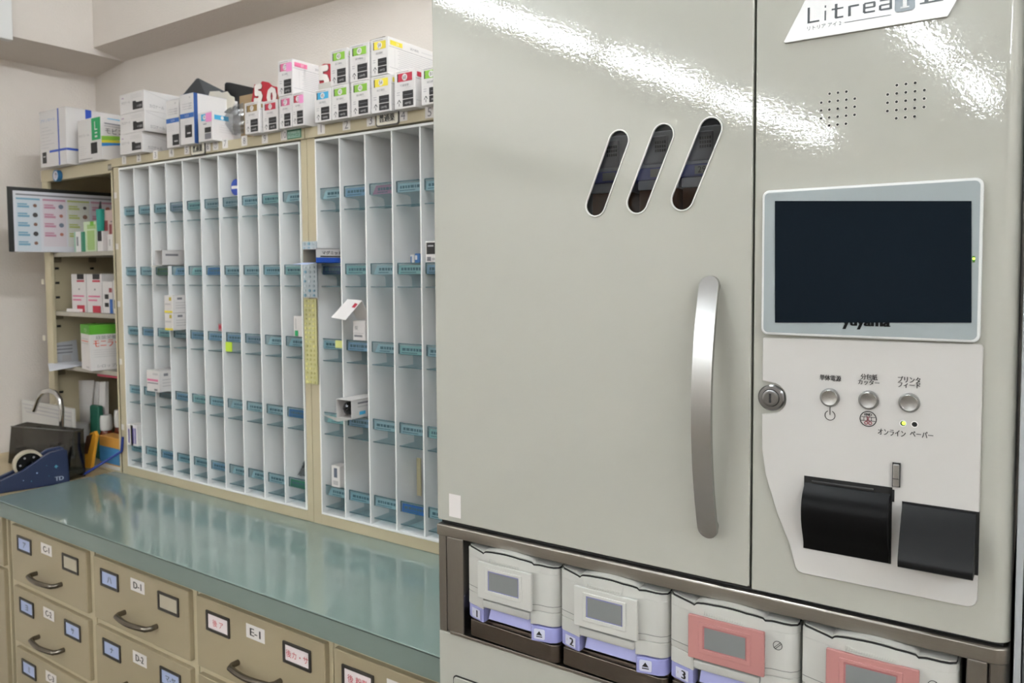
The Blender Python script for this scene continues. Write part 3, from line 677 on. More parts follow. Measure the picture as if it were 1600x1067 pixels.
# ------------------------------------------------------------------ boxes standing on top of the racks
ZT = TOP
def shell(mb_, W, D, H, mm, top=None):
    mb_.box(0, W, 0, D, 0, H, mm, .0008, 1)
    mb_.box(.001, W-.001, .0008, D-.001, H-.0004, H+.0004, top or mm)
def front_of(bl, br, tl, Z):               # box front from three photo corners, standing at height Z
    p = onz(*bl, Z); Y = min(max(p.y, -.032), .03)
    a = at(*bl, Y); b = at(*br, Y); c = at(*tl, Y)
    return a.x, Y, b.x-a.x, c.z-Z
def kampo(label, bl, br, tl, Z, num, col, D=.165, tape=False, name='', group='numbered medicine boxes on the racks', yo=0, side=True, wmax=None):
    X0, Y, W, H = front_of(bl, br, tl, Z); Y += yo
    if wmax: W = wmax
    m = MB(); shell(m, W, D, H, carton)
    X = TR((0, -.0003, 0)) @ FRONT; c = G[col]
    m.rect(.15*W, .87*W, .70*H, .915*H, c, X); m.rect(.15*W, .2*W, .70*H, .915*H, ink, X, .0002)
    m.prism(circle(.51*W, .807*H, .088*H, 20), .0003, white, X)
    m.text(num, .51*W, .807*H, .105*H, ink, X, z=.0006, squash=.8)
    m.rect(.12*W, .7*W, .945*H, .957*H, inkg, X)
    m.text(name or '漢方顆粒', .5*W, .60*H, .062*H, inkg, X, width=.42*W)
    m.rect(.55*W, .8*W, .535*H, .545*H, inkl, X)
    m.rect(.0, W, .487*H, .49*H, inkl, X)
    m.rect(.40*W, .91*W, .25*H, .45*H, ink, X); m.rect(.40*W, .91*W, .05*H, .232*H, ink, X)
    m.text('189包', .66*W, .13*H, .07*H, inkl, X, z=.0006, width=.3*W); m.rect(.47*W, .85*W, .34*H, .352*H, inkg, X, .0004)
    for q in (.42, .36): m.rect(.12*W, .27*W, q*H, (q+.012)*H, inkg, X)
    # small printed mark: a rooftop stroke over a stem
    m.quad([(.13*W, .15*H, 0), (.155*W, .14*H, 0), (.245*W, .235*H, 0), (.225*W, .245*H, 0)], ink, X); m.quad([(.25*W, .24*H, 0), (.225*W, .215*H, 0), (.30*W, .15*H, 0), (.32*W, .165*H, 0)], ink, X); m.rect(.215*W, .245*W, .07*H, .15*H, ink, X)
    if tape: m.rect(.60*W, .99*W, .66*H, .90*H, hot, X, .0009)
    if side:
        Xs = TR((W+.0003, 0, 0)) @ SIDE
        m.rect(.006, .046, .80*H, .925*H, c, Xs); m.text(num, .03, .86*H, .075*H, white, Xs)
        m.text('漢方顆粒', .085, .86*H, .07*H, inkg, Xs, width=.03); m.rect(.11, D-.01, .86*H, .875*H, inkl, Xs)
        m.rect(.002, D-.004, .745*H, .755*H, inkg, Xs)
        for q in range(9): m.rect(.03+.004*(q % 2), D-.015-.01*(q % 3), (.68-.055*q)*H, (.695-.055*q)*H, inkl, Xs)
        m.rect(.02, .0208, .2*H, .7*H, inkl, Xs); m.rect(.1, .1008, .2*H, .5*H, inkl, Xs); m.rect(.004, D-.01, .185*H, .192*H, inkg, Xs)
    o = m.build('medicine_box', loc=(X0, Y, Z), smooth=0)
    return tag(o, label, 'box', group)
kb = []
kb.append(kampo('white box with brown 17 block, lowest row, beside the clear bag', (383, 210.5), (405.5, 206.5), (382, 162), ZT, '17', 'brown'))
kb.append(kampo('white box with red block, lowest row between brown and pink boxes', (411, 207), (434.5, 202), (407.5, 160), ZT, '17', 'red'))
kb.append(kampo('white box with pink 27 block standing under the tape-marked pink box', (437, 201), (456, 197.5), (436.6, 152), ZT, '27', 'pink'))
kb.append(kampo('white box with red block and pink tape at the gap between the racks', (457, 195.5), (475.5, 193), (456.5, 146), ZT, '2', 'red', tape=True, side=False))
H_ = kb[2].dimensions.z
kb.append(kampo('upper white box with pink 27 block and pink tape, stacked on the lower pink box', (435, 151), (457.5, 145.5), (433, 97), ZT+H_+.0008, '27', 'pink', tape=True))
kb.append(kampo('white box with blue block, lowest row over column 1 of the right rack', (492, 191.5), (517.3, 186.5), (491.5, 142), ZT, '45', 'blue'))
kb.append(kampo('lower white box with green 43 block beside the blue one', (518.5, 187), (545.5, 182), (518, 136), ZT, '43', 'green'))
kb.append(kampo('lower white box with green 43 block beside the yellow 54 stack', (549, 183), (578, 178), (548, 130), ZT, '43', 'green'))
kb.append(kampo('lower white box with yellow 54 block, above the oval name plate of the right rack', (580.5, 175), (611, 169.5), (580, 121), ZT, '54', 'yellow'))
kb.append(kampo('white box with red 68 block, alone with nothing stacked on it', (616.5, 169.5), (649, 163.5), (616, 112), ZT, '68', 'red', name='芍薬甘草'))
kb.append(kampo('white box with green block half hidden by the grey machine', (658.5, 163), (690, 157.5), (658, 107), ZT, '81', 'green'))
for (i, lb, bl, br, tl, n_, c_) in ((6, 'upper white box with green 43 block, leftmost of the three stacked on top', (516.6, 135), (543, 130.5), (516.6, 80), '43', 'green'),
                                   (7, 'upper white box with green 43 block, beside the upper yellow box', (547, 129), (577, 123), (547, 72), '43', 'green'),
                                   (8, 'topmost white box with yellow 54 block and long printed side', (580, 118), (607, 112.3), (579, 63), '54', 'yellow')):
    kb.append(kampo(lb, bl, br, tl, ZT+kb[i].dimensions.z+.0008, n_, c_, D=.18))
def on_box(o, dx, dz=0): return Vector((o.location.x+dx, o.location.y, o.location.z+dz))
# torn cardboard flap on the topmost box
b = kb[-1]; m = MB(); m.add([(-.004, .004, .0015), (.045, -.001, .0006), (.043, .03, .0006), (-.012, .04, .012), (-.004, .004, .0025), (.045, -.001, .0016), (.043, .03, .0016), (-.012, .04, .013)], [(0, 1, 2, 3), (7, 6, 5, 4), (0, 4, 5, 1), (1, 5, 6, 2), (2, 6, 7, 3), (3, 7, 4, 0)], M('flap_dark', '4a443d', .7))
tag(m.build('cardboard_flap', loc=(b.location.x-.004, b.location.y+.002, b.location.z+b.dimensions.z), smooth=0), 'dark torn cardboard flap lying on the topmost yellow 54 box', 'flap')

# big ribbon-printed carton and the L carton at the left
X0, Y, W, H = front_of((64, 262), (105, 255.5), (62, 176), ZT)
m = MB(); D = .24; shell(m, W, D, H, carton, M('carton_top_grey', '4a4a4c', .6))
X = TR((0, -.0003, 0)) @ FRONT; Xs = TR((W+.0003, 0, 0)) @ SIDE
m.rect(.70*W, .745*W, 0, H, royal, X); m.rect(.36*W, W, .245*H, .285*H, royal, X)
m.rect(0, D, .245*H, .285*H, royal, Xs); m.rect(.062, .082, .285*H, H, royal, Xs)
m.text('アテノロール', .06*W, .83*H, .05*H, M('print_lightblue', '6d8fc4', .5), X, 'l', width=.55*W)
for q in range(7): m.rect(.07*W, (.35+.1*(q % 3))*W, (.70-.06*q)*H, (.708-.06*q)*H, inkl, X)
m.rect(.08*W, .24*W, .07*H, .27*H, ink, X); m.rect(.11*W, .21*W, .18*H, .2*H, inkl, X, .0002)
tag(m.build('carton', loc=(X0, Y, ZT), smooth=0), 'large white carton with printed blue ribbon cross at the far left end', 'box')
big = (X0, Y, W, H)
X1, Y1, W1, H1_ = front_of((123, 254.5), (159.5, 246.5), (121, 189), ZT)
X1 = max(X1, X0+W+.003)
m = MB(); D = .19; shell(m, W1, D, H1_, carton)
X = TR((0, -.0003, 0)) @ FRONT; Xs = TR((W1+.0003, 0, 0)) @ SIDE
m.rect(.60*W1, .97*W1, .47*H1_, .985*H1_, dgreen, X); m.text('L', .79*W1, .80*H1_, .2*H1_, white, X, z=.0006); m.rect(.74*W1, .84*W1, .62*H1_, .65*H1_, white, X, .0004); m.rect(.74*W1, .84*W1, .53*H1_, .57*H1_, white, X, .0004)
m.rect(.55*W1, .82*W1, .16*H1_, .42*H1_, ink, X); m.text('モビコール', .05*W1, .62*H1_, .055*H1_, inkg, X, 'l', width=.45*W1)
for q in range(5): m.rect(.06*W1, (.3+.08*(q % 2))*W1, (.36-.05*q)*H1_, (.367-.05*q)*H1_, inkl, X)
m.rect(.06*W1, .6*W1, .055*H1_, .066*H1_, ink, X)
for (z0, z1, mm) in ((.42, .54, green), (.36, .44, yellow), (.30, .38, M('swoosh_blue', '2b7fc0', .5))):
    pts = [(x, (z0+.10*math.sin(x*14))*H1_) for x in [D*i/10 for i in range(11)]]; pt2 = [(x, (z1+.10*math.sin(x*14)-.10*x/D)*H1_) for x in [D*i/10 for i in range(11)]]
    m.prism(pts+pt2[::-1], .0002+.0002*(z0 < .4)+.0002*(z0 < .33), mm, Xs)
m.text('モビコール', .012, .68*H1_, .13*H1_, ink, Xs, 'l', width=.1); m.rect(.01, .10, .83*H1_, .86*H1_, inkg, Xs); m.rect(.02, .07, .95*H1_, .97*H1_, blue, Xs); m.rect(.01, .08, .78*H1_, .79*H1_, inkg, Xs)
tag(m.build('carton', loc=(X1, Y1, ZT), smooth=0), 'white carton with green L panel and rainbow swoosh side', 'box')

# stack of three flat white cartons
z = ZT
for i, (bl, br, tl, pos) in enumerate((((188, 242), (223, 236.5), (188, 213), 'lowest of the stack of three'), ((188, 213), (226.5, 207.5), (188, 186), 'middle of the stack of three'), ((188, 186), (225.5, 175.5), (188, 158), 'topmost of the stack of three'))):
    p = onz(188.5, 242, ZT); Y = max(p.y, -.03); a = at(*bl, Y); b_ = at(*br, Y); Hh = .0575
    W = b_.x-a.x; D = .145
    m = MB(); shell(m, W, D, Hh, carton); X = TR((0, -.0003, 0)) @ FRONT; Xs = TR((W+.0003, 0, 0)) @ SIDE
    m.prism([(.54*W, .13*Hh), (.94*W, .13*Hh), (.94*W, .48*Hh), (.70*W, .48*Hh), (.66*W, .56*Hh), (.54*W, .56*Hh)], .0003, ink, X); m.text('10錠', .82*W, .28*Hh, .13*Hh, inkl, X, z=.0006, width=.2*W)
    m.text('カロナール', .08*W, .56*Hh, .13*Hh, inkg, X, 'l', width=.36*W)
    m.rect(.08*W, .17*W, .78*Hh, .82*Hh, M('print_dim_violet', '8a5a90', .5), X)
    for q in range(3): m.rect(.46*W, .9*W, (.86-.07*q)*Hh, (.875-.07*q)*Hh, inkl, X)
    m.text('カロナール', .016, .26*Hh, .17*Hh, inkg, Xs, 'l', width=.045); m.quad([(.005, .95*Hh, .0002), (D*.9, .42*Hh, .0002), (D*.9, .44*Hh, .0002), (.005, .97*Hh, .0002)], inkl, Xs)
    o = m.build('flat_carton', loc=(a.x, Y, z), smooth=0); z += Hh+.0009
    tag(o, 'flat white carton with black stepped print, ' + pos, 'box', 'stack of flat white cartons')
    sx = a.x+W
# crimson carton standing behind that stack
a = at(249, 190, .165); m = MB(); m.box(0, .05, 0, .08, 0, at(257, 153, .165).z-ZT, crim, .001); X = TR((0, -.0003, 0)) @ FRONT
for q in range(3): m.rect(.004, .030, .02+.05*q, .045+.05*q, M('print_crimson_dark', '7e1630', .5), X)
tag(m.build('crimson_carton', loc=(a.x, .165, ZT), smooth=0), 'crimson carton standing behind the white stack, left of the blue-banded boxes', 'box')

# two tall blue-banded boxes
bb = []
for (lb, bl, br, tl, D, blk) in (('tall white box with blue band, left one of the pair and slightly lower', (261, 232), (281, 228), (260.5, 158), .05, (.45, .97, .04, .27)),
                            ('tall white box with blue band and navy edge, right one of the pair', (282.5, 227), (304, 222.5), (281, 149), .14, (.35, .85, .13, .38))):
    X0, Y, W, H = front_of(bl, br, tl, ZT)
    if bb: X0 = max(X0, bb[-1].location.x+bb[-1].dimensions.x+.001)
    m = MB(); shell(m, W, D, H, carton, navy if D > .1 else M('carton_top_grey', '4a4a4c')); X = TR((0, -.0003, 0)) @ FRONT; Xs = TR((W+.0003, 0, 0)) @ SIDE
    m.rect(0, W, .52*H, .615*H, M('band_blue', '2f62a8', .5), X); m.text('エスエス', .52*W, .565*H, .04*H, white, X, z=.0005, width=.3*W)
    for q in range(3): m.text('アセチル細粒', .55*W, (.80-.05*q)*H, .028*H, inkg, X, width=.7*W)
    m.text('用', .74*W, .92*H, .028*H, ink, X); m.rect(blk[0]*W, blk[1]*W, blk[2]*H, blk[3]*H, ink, X); m.rect((blk[0]+.15)*W, (blk[1]-.1)*W, (blk[2]+.07)*H, (blk[2]+.10)*H, inkl, X, .0004)
    for q in range(4): m.rect(.1*W, .6*W, (.46-.035*q)*H, (.465-.035*q)*H, inkl, X)
    if D > .1: m.rect(0, .012, 0, H, navy, Xs)
    bb.append(tag(m.build('tall_box', loc=(X0, Y, ZT), smooth=0), lb, 'box', 'blue-banded tall boxes'))
# folded black display card behind them
p = bb[1].location
m = MB(); c0 = at(308, 123, .12); c1 = at(281, 152, .12); c2 = at(340, 144, .12)
o0 = Vector((p.x, .10, ZT)); bkm = M('black_card', '33363a', .45)
pk = at(308, 122.5, .10)-o0; lf = at(279, 156, .10)-o0; rt = at(341, 143, .10)-o0
m.add([(lf.x, .0, 0), (lf.x, 0, lf.z), (pk.x-.004, .0, pk.z), (pk.x+.006, 0, pk.z), (rt.x, .04, rt.z), (rt.x, .04, 0), (lf.x, .03, 0), (lf.x, .03, lf.z), (pk.x-.004, .03, pk.z-.01), (pk.x+.006, .03, pk.z-.01), (rt.x, .045, rt.z-.005), (rt.x, .045, 0)],
      [(0, 5, 4, 3, 2, 1), (6, 7, 8, 9, 10, 11), (1, 2, 8, 7), (2, 3, 9, 8), (3, 4, 10, 9), (4, 5, 11, 10), (0, 1, 7, 6), (0, 6, 11, 5)], bkm)
tag(m.build('display_card', loc=o0, smooth=0), 'folded black card with pointed top behind the blue-banded boxes', 'card')
# small blue and pink tagged box
X0, Y, W, H = front_of((310.5, 222), (332.5, 218), (309, 177), ZT); X0 = max(X0, bb[1].location.x+bb[1].dimensions.x+.002)
m = MB(); D = .12; shell(m, W, D, H, carton); X = TR((0, -.0003, 0)) @ FRONT; Xs = TR((W+.0003, 0, 0)) @ SIDE
m.rect(.22*W, .75*W, .70*H, .93*H, blue, X); m.prism(circle(.45*W, .81*H, .08*H, 16), .0003, white, X); m.text('9', .45*W, .81*H, .09*H, ink, X, z=.0006); m.rect(.55*W, .97*W, .64*H, .95*H, hot, X, .0007)
m.rect(.45*W, .9*W, .28*H, .46*H, ink, X); m.rect(.45*W, .9*W, .06*H, .26*H, inkg, X); m.rect(.35*W, .6*W, .57*H, .6*H, inkg, X)
m.rect(.006, .05, .72*H, .88*H, blue, Xs); m.prism(circle(.03, .80*H, .06*H, 14), .0003, white, Xs)
for q in range(4): m.rect(.02, .09, (.55-.08*q)*H, (.56-.08*q)*H, inkl, Xs)
sb = tag(m.build('medicine_box', loc=(X0, Y, ZT), smooth=0), 'small white box with blue block and pink tape under the clear plastic bag', 'box', 'numbered medicine boxes on the racks')
# shield-shaped cream card standing behind the small box
o0 = Vector((at(346, 200, .075).x, .075, ZT)); k_ = lambda px, py: (lambda q: (q.x-o0.x, q.z-o0.z))(at(px, py, .075))
prof = [k_(*q) for q in ((329, 143), (343, 142.5), (347, 145), (356, 143), (360, 149), (366.5, 152), (367, 162), (363, 170), (352, 185), (349, 205), (335, 205), (332, 182), (326, 168), (325, 155))]
prof = [(x, max(z, 0)) for x, z in prof]
m = MB(); m.prism(prof[::-1], .002, M('card_cream', 'cfc8ba', .6), FRONT); tag(m.build('shield_card', loc=o0), 'cream shield-shaped card standing behind the small pink-taped box', 'card')
# clear plastic bag
def rough_bag(name, label, pts, th, seed, mat, loc, cat='bag'):
    rnd = random.Random(seed); m = MB(); n = 14; vs = []; fs = []
    (xa, za), (xb, zb), (xc, zc_), (xd, zd) = pts       # bl, br, tr, tl in local x,z
    for side in (0, 1):
        for j in range(n+1):
            for i in range(n+1):
                u = i/n; v = j/n
                x = (xa*(1-u)+xb*u)*(1-v)+(xd*(1-u)+xc*u)*v; z = (za*(1-u)+zb*u)*(1-v)+(zd*(1-u)+zc_*u)*v
                puff = th*math.sin(math.pi*u)**.6*(math.sin(math.pi*min(v*.85+.08, 1)))*(1 if side else .15)
                vs.append((x, -puff+rnd.uniform(-.004, .004)*(0 < i < n), max(z+rnd.uniform(-.002, .002), .0005)))
    N = (n+1)**2
    for s_ in (0, 1):
        for j in range(n):
            for i in range(n): q = s_*N+j*(n+1)+i; fs.append((q, q+1, q+n+2, q+n+1))
    m.add(vs, fs, mat); return tag(m.build(name, loc=loc, smooth=20), label, cat)
bagm = clear('bag_film', 'd5d7d9', .12, .25)
o0 = Vector((at(362, 214, .03).x, .035, ZT))
k_ = lambda px, py, Y: (lambda q: (q.x-o0.x, q.z-ZT))(at(px, py, Y))
rough_bag('plastic_bag', 'crumpled clear plastic bag between the small box and the brown 17 box', [k_(336, 217, .03), k_(379, 208, .03), k_(378, 160, .03), k_(352, 172, .03)], .03, 3, bagm, o0)
m = MB(); m.box(0, .07, 0, .05, 0, .085, M('grey_packet', '5d5f62', .4), .006); tag(m.build('foil_packet', loc=(at(358, 210, .05).x, .06, ZT)), 'dark grey foil packet inside the clear plastic bag', 'packet')
# black box lid and brown carton behind
o0 = Vector((at(350, 140, .15).x, .15, ZT)); k_ = lambda px, py: (lambda q: (q.x-o0.x, max(q.z-ZT, 0)))(at(px, py, .15))
m = MB(); m.prism([k_(*q) for q in ((351, 260), (350.5, 131), (353, 128.5), (358, 128.5), (396, 137), (398, 150), (398, 260))][::-1], .05, M('black_lid', '17181a', .4), TR((0, .05, 0)) @ FRONT, bev=.002)
tag(m.build('black_box', loc=o0), 'black box with rounded corner against the wall behind the clear bag', 'box')
m = MB(); m.box(0, .10, 0, .09, 0, at(385, 147, .05).z-ZT, M('kraft_brown', '9a8262', .7), .001); tag(m.build('kraft_box', loc=(at(374, 160, .055).x, .055, ZT)), 'brown kraft box behind the clear bag, left of the red sign', 'box')
# red number signs
signr = M('sign_red', 'a8182a', .45); signd = M('sign_edge', '5c1a1c', .5)
def sign(label, quad, txt, Y, ht):
    c = at(*quad[0], Y); o0 = Vector((c.x, Y, ZT)); kk = lambda q: (lambda p_: (p_.x-o0.x, max(p_.z-ZT, 0)))(at(*q, Y))
    m = MB(); P_ = [kk(q) for q in quad]; m.prism(P_, .003, signr, FRONT)
    s_ = m.build('sign_board', None); t = thing('number_sign', label, 'sign', o0, group='red number signs on the racks'); s_.parent = t
    m = MB(); 
    for (ch, px, py) in txt:
        q = kk((px, py)); m.text(ch, q[0]+.001, q[1]-.001, ht, signd, TR((0, -.0031, 0)) @ FRONT, bold=.0052, squash=1.2); m.text(ch, q[0], q[1], ht, M('sign_white', 'ded8d2', .5), TR((0, -.0040, 0)) @ FRONT, bold=.0042, squash=1.2)
    m.build('numerals', t)
sign('red sign with white 50 behind the brown 17 box', [(396, 215), (394.5, 157), (399, 132), (405, 133), (408.5, 131), (411, 127), (421, 129), (426, 134), (433.5, 136), (436, 215)], [('5', 405.5, 147), ('0', 426.5, 151)], .05, .042)
sign('red sign with white 5, nearly hidden behind the upper green box', [(477, 200), (476, 141), (489, 142), (495, 126), (498, 103), (502, 104), (507, 100), (517, 100), (519, 200)], [('5', 507, 122)], .055, .052)
m = MB(); m.box(0, .05, 0, .1, 0, .105, M('carton_grey_side', 'b9b6ae', .6), .001); m.text('ポノン', .026, .018, .012, ink, TR((0, -.0003, 0)) @ FRONT, width=.034)
pq = at(477, 192, .012); tag(m.build('grey_carton', loc=(kb[3].location.x+kb[3].dimensions.x+.002, .012, ZT), smooth=0), 'plain grey carton with black handwriting at the gap between the racks', 'box')

# ------------------------------------------------------------------ open shelf cabinet in the corner
SX0, SX1 = -.452, -.003
ZS = [.9, 1.1645, 1.347, 1.547]
t = thing('shelf_cabinet', 'open beige steel shelf cabinet in the corner, left of the pill racks', 'cabinet', (0, 0, 0))
inm = beige
m = MB(); m.box(SX0, SX0+.004, 0, .29, .852, TOP-.002, inm); m.box(SX1-.004, SX1, 0, .29, .852, TOP-.002, inm); m.box(SX0+.004, SX1-.004, .284, .29, .852, TOP-.002, inm)
m.box(SX0, SX1, .0, .29, TOP-.004, TOP-.0005, inm); m.box(SX0, SX1, -.002, .02, TOP-.040, TOP-.001, inm, .0015)
m.box(SX0, SX0+.04, -.001, .012, .852, TOP-.04, inm, .002); m.box(SX1-.010, SX1, -.001, .012, .852, TOP-.04, inm, .001)
m.box(SX0, SX1, 0, .29, .8455, .8515, inm, .001)
for y in (.03, .15):
    for z in (1.49, 1.44, 1.39, 1.29, 1.20, 1.06): m.box(SX0+.004, SX0+.0046, y, y+.014, z, z+.008, gap)
    for z in (1.515, 1.318, 1.125): m.box(SX0+.004, SX0+.012, y-.005, y+.02, z, z+.022, M('bracket_dark', '7b715c', .5), .002)
m.build('carcass', t)
for z in ZS[1:]:
    m = MB(); m.box(SX0+.005, SX1-.011, .014, .283, z-.014, z, M('shelf_grey', 'a39d90', .45), .001); m.build('shelf', t)
for px, py in ((66, 440), (68, 528)):
    p = at(px+.8, py, -.0012); m = MB(); m.rect(-.009, .009, -.009, .009, M('label_pale', 'cfc6b2', .6), TR((p.x, -.0014, p.z)) @ FRONT); m.build('sticker', t)
p = at(174, 261, -.0025); m = MB(); X = TR((p.x, -.0026, p.z)) @ FRONT; m.rect(-.020, .004, -.010, .010, M('sticker_dark', '6b6455', .5), X); m.text('日日', -.008, 0, .009, white, X, z=.0003, width=.019); m.build('maker_sticker', t)
for py in (305, 385, 475, 565, 667):
    p = at(182.5+(py-305)*.02, py, -.0015); m = MB(); m.rect(-.008, .008, -.009, .009, M('label_pale2', 'd5d0ca', .6), TR((.010, -.0006, p.z-T0)) @ FRONT); m.build('edge_sticker', rl)
# tape roll stuck to the top rail
p = at(93, 275, -.003); m = MB(); m.lathe([(.019, 0), (.019, .014), (.0155, .014), (.0155, .0005)], M('tape_blue', '2e6f9e', .4), 28, TR((p.x, -.0022, p.z)) @ Matrix.Rotation(.0, 4, 'Z') @ FRONT)
m.lathe([(.0152, 0), (.0152, .0135), (.010, .0135), (.010, .0005)], M('tape_core', 'd6d2da', .5), 24, TR((p.x, -.0022, p.z)) @ FRONT)
tag(m.build('tape_roll', loc=(0, 0, 0)), 'small blue tape roll stuck to the beige rail under the ribbon carton', 'tape')
# display board with picture sheet, standing on the upper shelf and sticking out
bd = thing('display_board', 'black-backed picture board with coloured columns, sticking out of the corner cabinet', 'board', (-.4035, -.117, 1.5475), 0)
Bl, Bh = .385, .208; BY = math.radians(-8)
bd.rotation_euler = (0, 0, BY)
m = MB(); m.box(-.004, -.001, -.012, Bl, 0, Bh+.004, M('board_black', '15130f', .5), .0005); m.build('backing', bd)
m = MB(); X = TR((-.0008, 0, 0)) @ SIDE; m.rect(.004, Bl-.002, .001, Bh-.008, M('sheet_white', 'c9c9cf', .35), X)
m.rect(.012, Bl*.8, Bh-.022, Bh-.017, inkg, X, .0003)
cols = [(.012, 'print_lightblue', '6f98b0'), (.09, 'print_rose', 'b57f93'), (.165, 'print_lime', 'a5ad6a'), (.24, 'print_rose', 'b57f93')]
pale = [M('col_pale_blue', 'bfc6cd', .4), M('col_pale_rose', 'c9bfc5', .4), M('col_pale_lime', 'c6c7bf', .4), M('col_pale_rose')]
objm = [M('pic_a', '7d5a4c', .5), M('pic_b', '6a7484', .5), M('pic_c', '3f3a3a', .5), M('pic_d', 'a5685a', .5)]
for ci, (x, nm, hx) in enumerate(cols):
    mm = M('x_'+nm, hx, .4); m.rect(x, x+.07, .02 if ci else .004, Bh-.03, pale[ci], X, .0003); m.rect(x, x+.07, Bh-.036, Bh-.03, mm, X, .0006)
    for q in range(5 if ci == 0 else 4):
        z = Bh-.062-.031*q
        if z > .01:
            m.rect(x+.004, x+.038, z, z+.007, mm, X, .0006); m.rect(x+.004, x+.032, z+.009, z+.014, mm, X, .0006)
            m.prism(circle(x+.055, z+.008, .006+.002*((q+ci) % 2), 8), .0003, objm[(q*2+ci) % 4], TR((.0005, 0, 0)) @ X)
m.build('picture_sheet', bd)

def pbox(name, label, cat, rectpx, Y, D, mats, Z=None, prints=(), rz=0, group=None, bev=.0006):
    x0, y0, x1, y1 = rectpx; xm = (x0+x1)/2
    a = at(x0, (y0+y1)/2, Y); b = at(x1, (y0+y1)/2, Y); zt = at(xm, y0, Y).z; zb = at(xm, y1, Y).z
    if Z is not None: zb = Z
    W = b.x-a.x; H = zt-zb
    m = MB(); m.box(0, W, 0, D, 0, H, mats, bev, 1); X = TR((0, -.0003, 0)) @ FRONT
    for k_, (u0, u1, v0, v1, mm) in enumerate(prints): m.rect(u0*W, u1*W, v0*H, v1*H, mm, X, .0002*k_)
    return tag(m.build(name, loc=(a.x, Y, zb), rot=(0, 0, rz) if rz else None, smooth=0), label, cat, group)
tealm = M('tube_teal', '1f8f7f', .4); limeb = M('box_lime', '9cb873', .5); pinkb = M('bag_pink', 'c0a8a2', .5)
Z3 = ZS[3]+.0006; Z2 = ZS[2]+.0006; Z1 = ZS[1]+.0006
pbox('small_box', 'small white box with dark green side on the upper corner shelf, before the picture board', 'box', (116, 362, 126, 391), .03, .05, white, Z3, [(0, .25, 0, 1, M('pale_green', '8fb39f', .5)), (.4, .65, .3, .75, inkg)])
pbox('small_box', 'dark green slim box on the upper corner shelf', 'box', (126.5, 362, 130.5, 391), .03, .05, M('box_green', '3d8468', .5), Z3)
pbox('small_box', 'pale green leaf-printed box on the upper corner shelf', 'box', (131, 346, 150, 391), .036, .05, M('box_palegreen', 'c4d2b4', .5), Z3, [(.3, 1, .75, .9, limeb), (.55, .85, .85, 1, M('leaf_green', '6fae2f', .5)), (.6, .9, .45, .6, M('leaf_green')), (.3, .9, .05, .7, limeb)])
pbox('small_box', 'black and white little box standing under the teal tube', 'box', (152, 361, 160, 391), .03, .04, white, Z3, [(.1, .9, .5, 1, ink)])
m = MB(); m.prism([(-.011, 0), (.011, 0), (.016, .075), (-.016, .075)], .014, tealm, FRONT, bev=.003); p = at(155.5, 360.5, .03)
m.tube([(0, -.007, .074), (.004, -.007, .1)], [.005, .002], ink, 10)
tag(m.build('ointment_tube', loc=(at(155.5, 345, .04).x, .05, at(155, 362.5, .03).z)), 'teal tube with black tip standing on the black and white box', 'tube')
pbox('paper_bag', 'pinkish paper bag with dark writing at the right end of the upper corner shelf', 'bag', (161, 328, 181, 391), .05, .05, pinkb, Z3, [(.1, .4, .5, .75, M('red_brown', '8a3b3f', .5)), (.5, .7, .3, .65, M('red_brown')), (.6, .9, .7, .73, inkg)])
pbox('small_box', 'small white tube box in front of the pinkish paper bag', 'box', (168, 366, 176, 391), .03, .018, white, Z3, [(.3, .6, .3, .7, inkl)])
for i, (r_, lb) in enumerate((((112, 428, 134, 485), 'white box with red emblem on the middle corner shelf, left of the two'), ((136, 428, 159, 485), 'white box with red emblem on the middle corner shelf, right of the two'))):
    pbox('pill_box', lb, 'box', r_, .03, .11, carton, Z2, [(0, 1, .995, 1, inkg), (.42, .9, .86, 1, ink), (.4, .92, .79, .84, red), (.1, .9, .4, .44, pink), (.1, .7, .3, .34, pink), (.38, .92, 0, .18, red), (.52, .62, .58, .62, inkg)], group='white boxes with red emblems')
pbox('pill_box', 'white and blue box with black marks on the middle corner shelf', 'box', (160.5, 440, 176, 485), .03, .09, carton, Z2, [(.2, .6, .45, .6, ink), (.2, .6, .2, .33, ink), (.7, 1, 0, .45, M('band_blue')), (.66, .98, .66, .8, M('red_brown'))])
pbox('pill_box', 'white box with black marks at the right end of the middle corner shelf', 'box', (177, 438, 188, 485), .03, .09, carton, Z2, [(.1, .7, .15, .42, ink)])
pbox('paper_slip', 'thin white leaflet lying on the middle corner shelf before the emblem boxes', 'leaflet', (104, 482.5, 124, 485), .018, .012, white, Z2)
# big green-topped box, turned a little
p = onz(142, 580, Z1); m = MB(); W, D, H = .128, .105, at(142, 509, p.y).z-Z1
lime = M('lid_green', '4f9a1f', .5)
m.box(-D, 0, 0, W, 0, H, carton, .0008, 1)
Xf = TR((-D, -.0003, 0)) @ FRONT; Xs = TR((.0003, 0, 0)) @ SIDE
m.box(-D-.0004, .0006, -.0006, W+.0004, H*.8, H+.0005, lime); m.text('モニラック', .06, .885*H, .014, white, TR((-D, -.0008, 0)) @ FRONT, width=.03)
m.text('モニラック', .06, .60*H, .024, M('print_orange', 'cf4a33', .5), Xs, width=.1, bold=.0006); m.text('経腸栄養剤', .055, .73*H, .013, inkg, Xs, width=.075)
m.text('シロップ65%', .058, .10*H, .011, inkg, Xs, width=.08)
for q in range(4): m.rect(.012, .1-.01*(q % 2), (.45-.05*q)*H, (.46-.05*q)*H, inkl, Xs)
for q in range(3): m.rect(.01, .085, (.68-.05*q)*H, (.70-.05*q)*H, M('print_orange') if q == 1 else inkl, Xf)
m.rect(.055, .09, .05*H, .09*H, inkl, Xf)
tag(m.build('syrup_carton', loc=(p.x, p.y, Z1), rot=(0, 0, math.radians(-13)), smooth=0), 'white carton with green top and red lettering on the lower corner shelf', 'box')
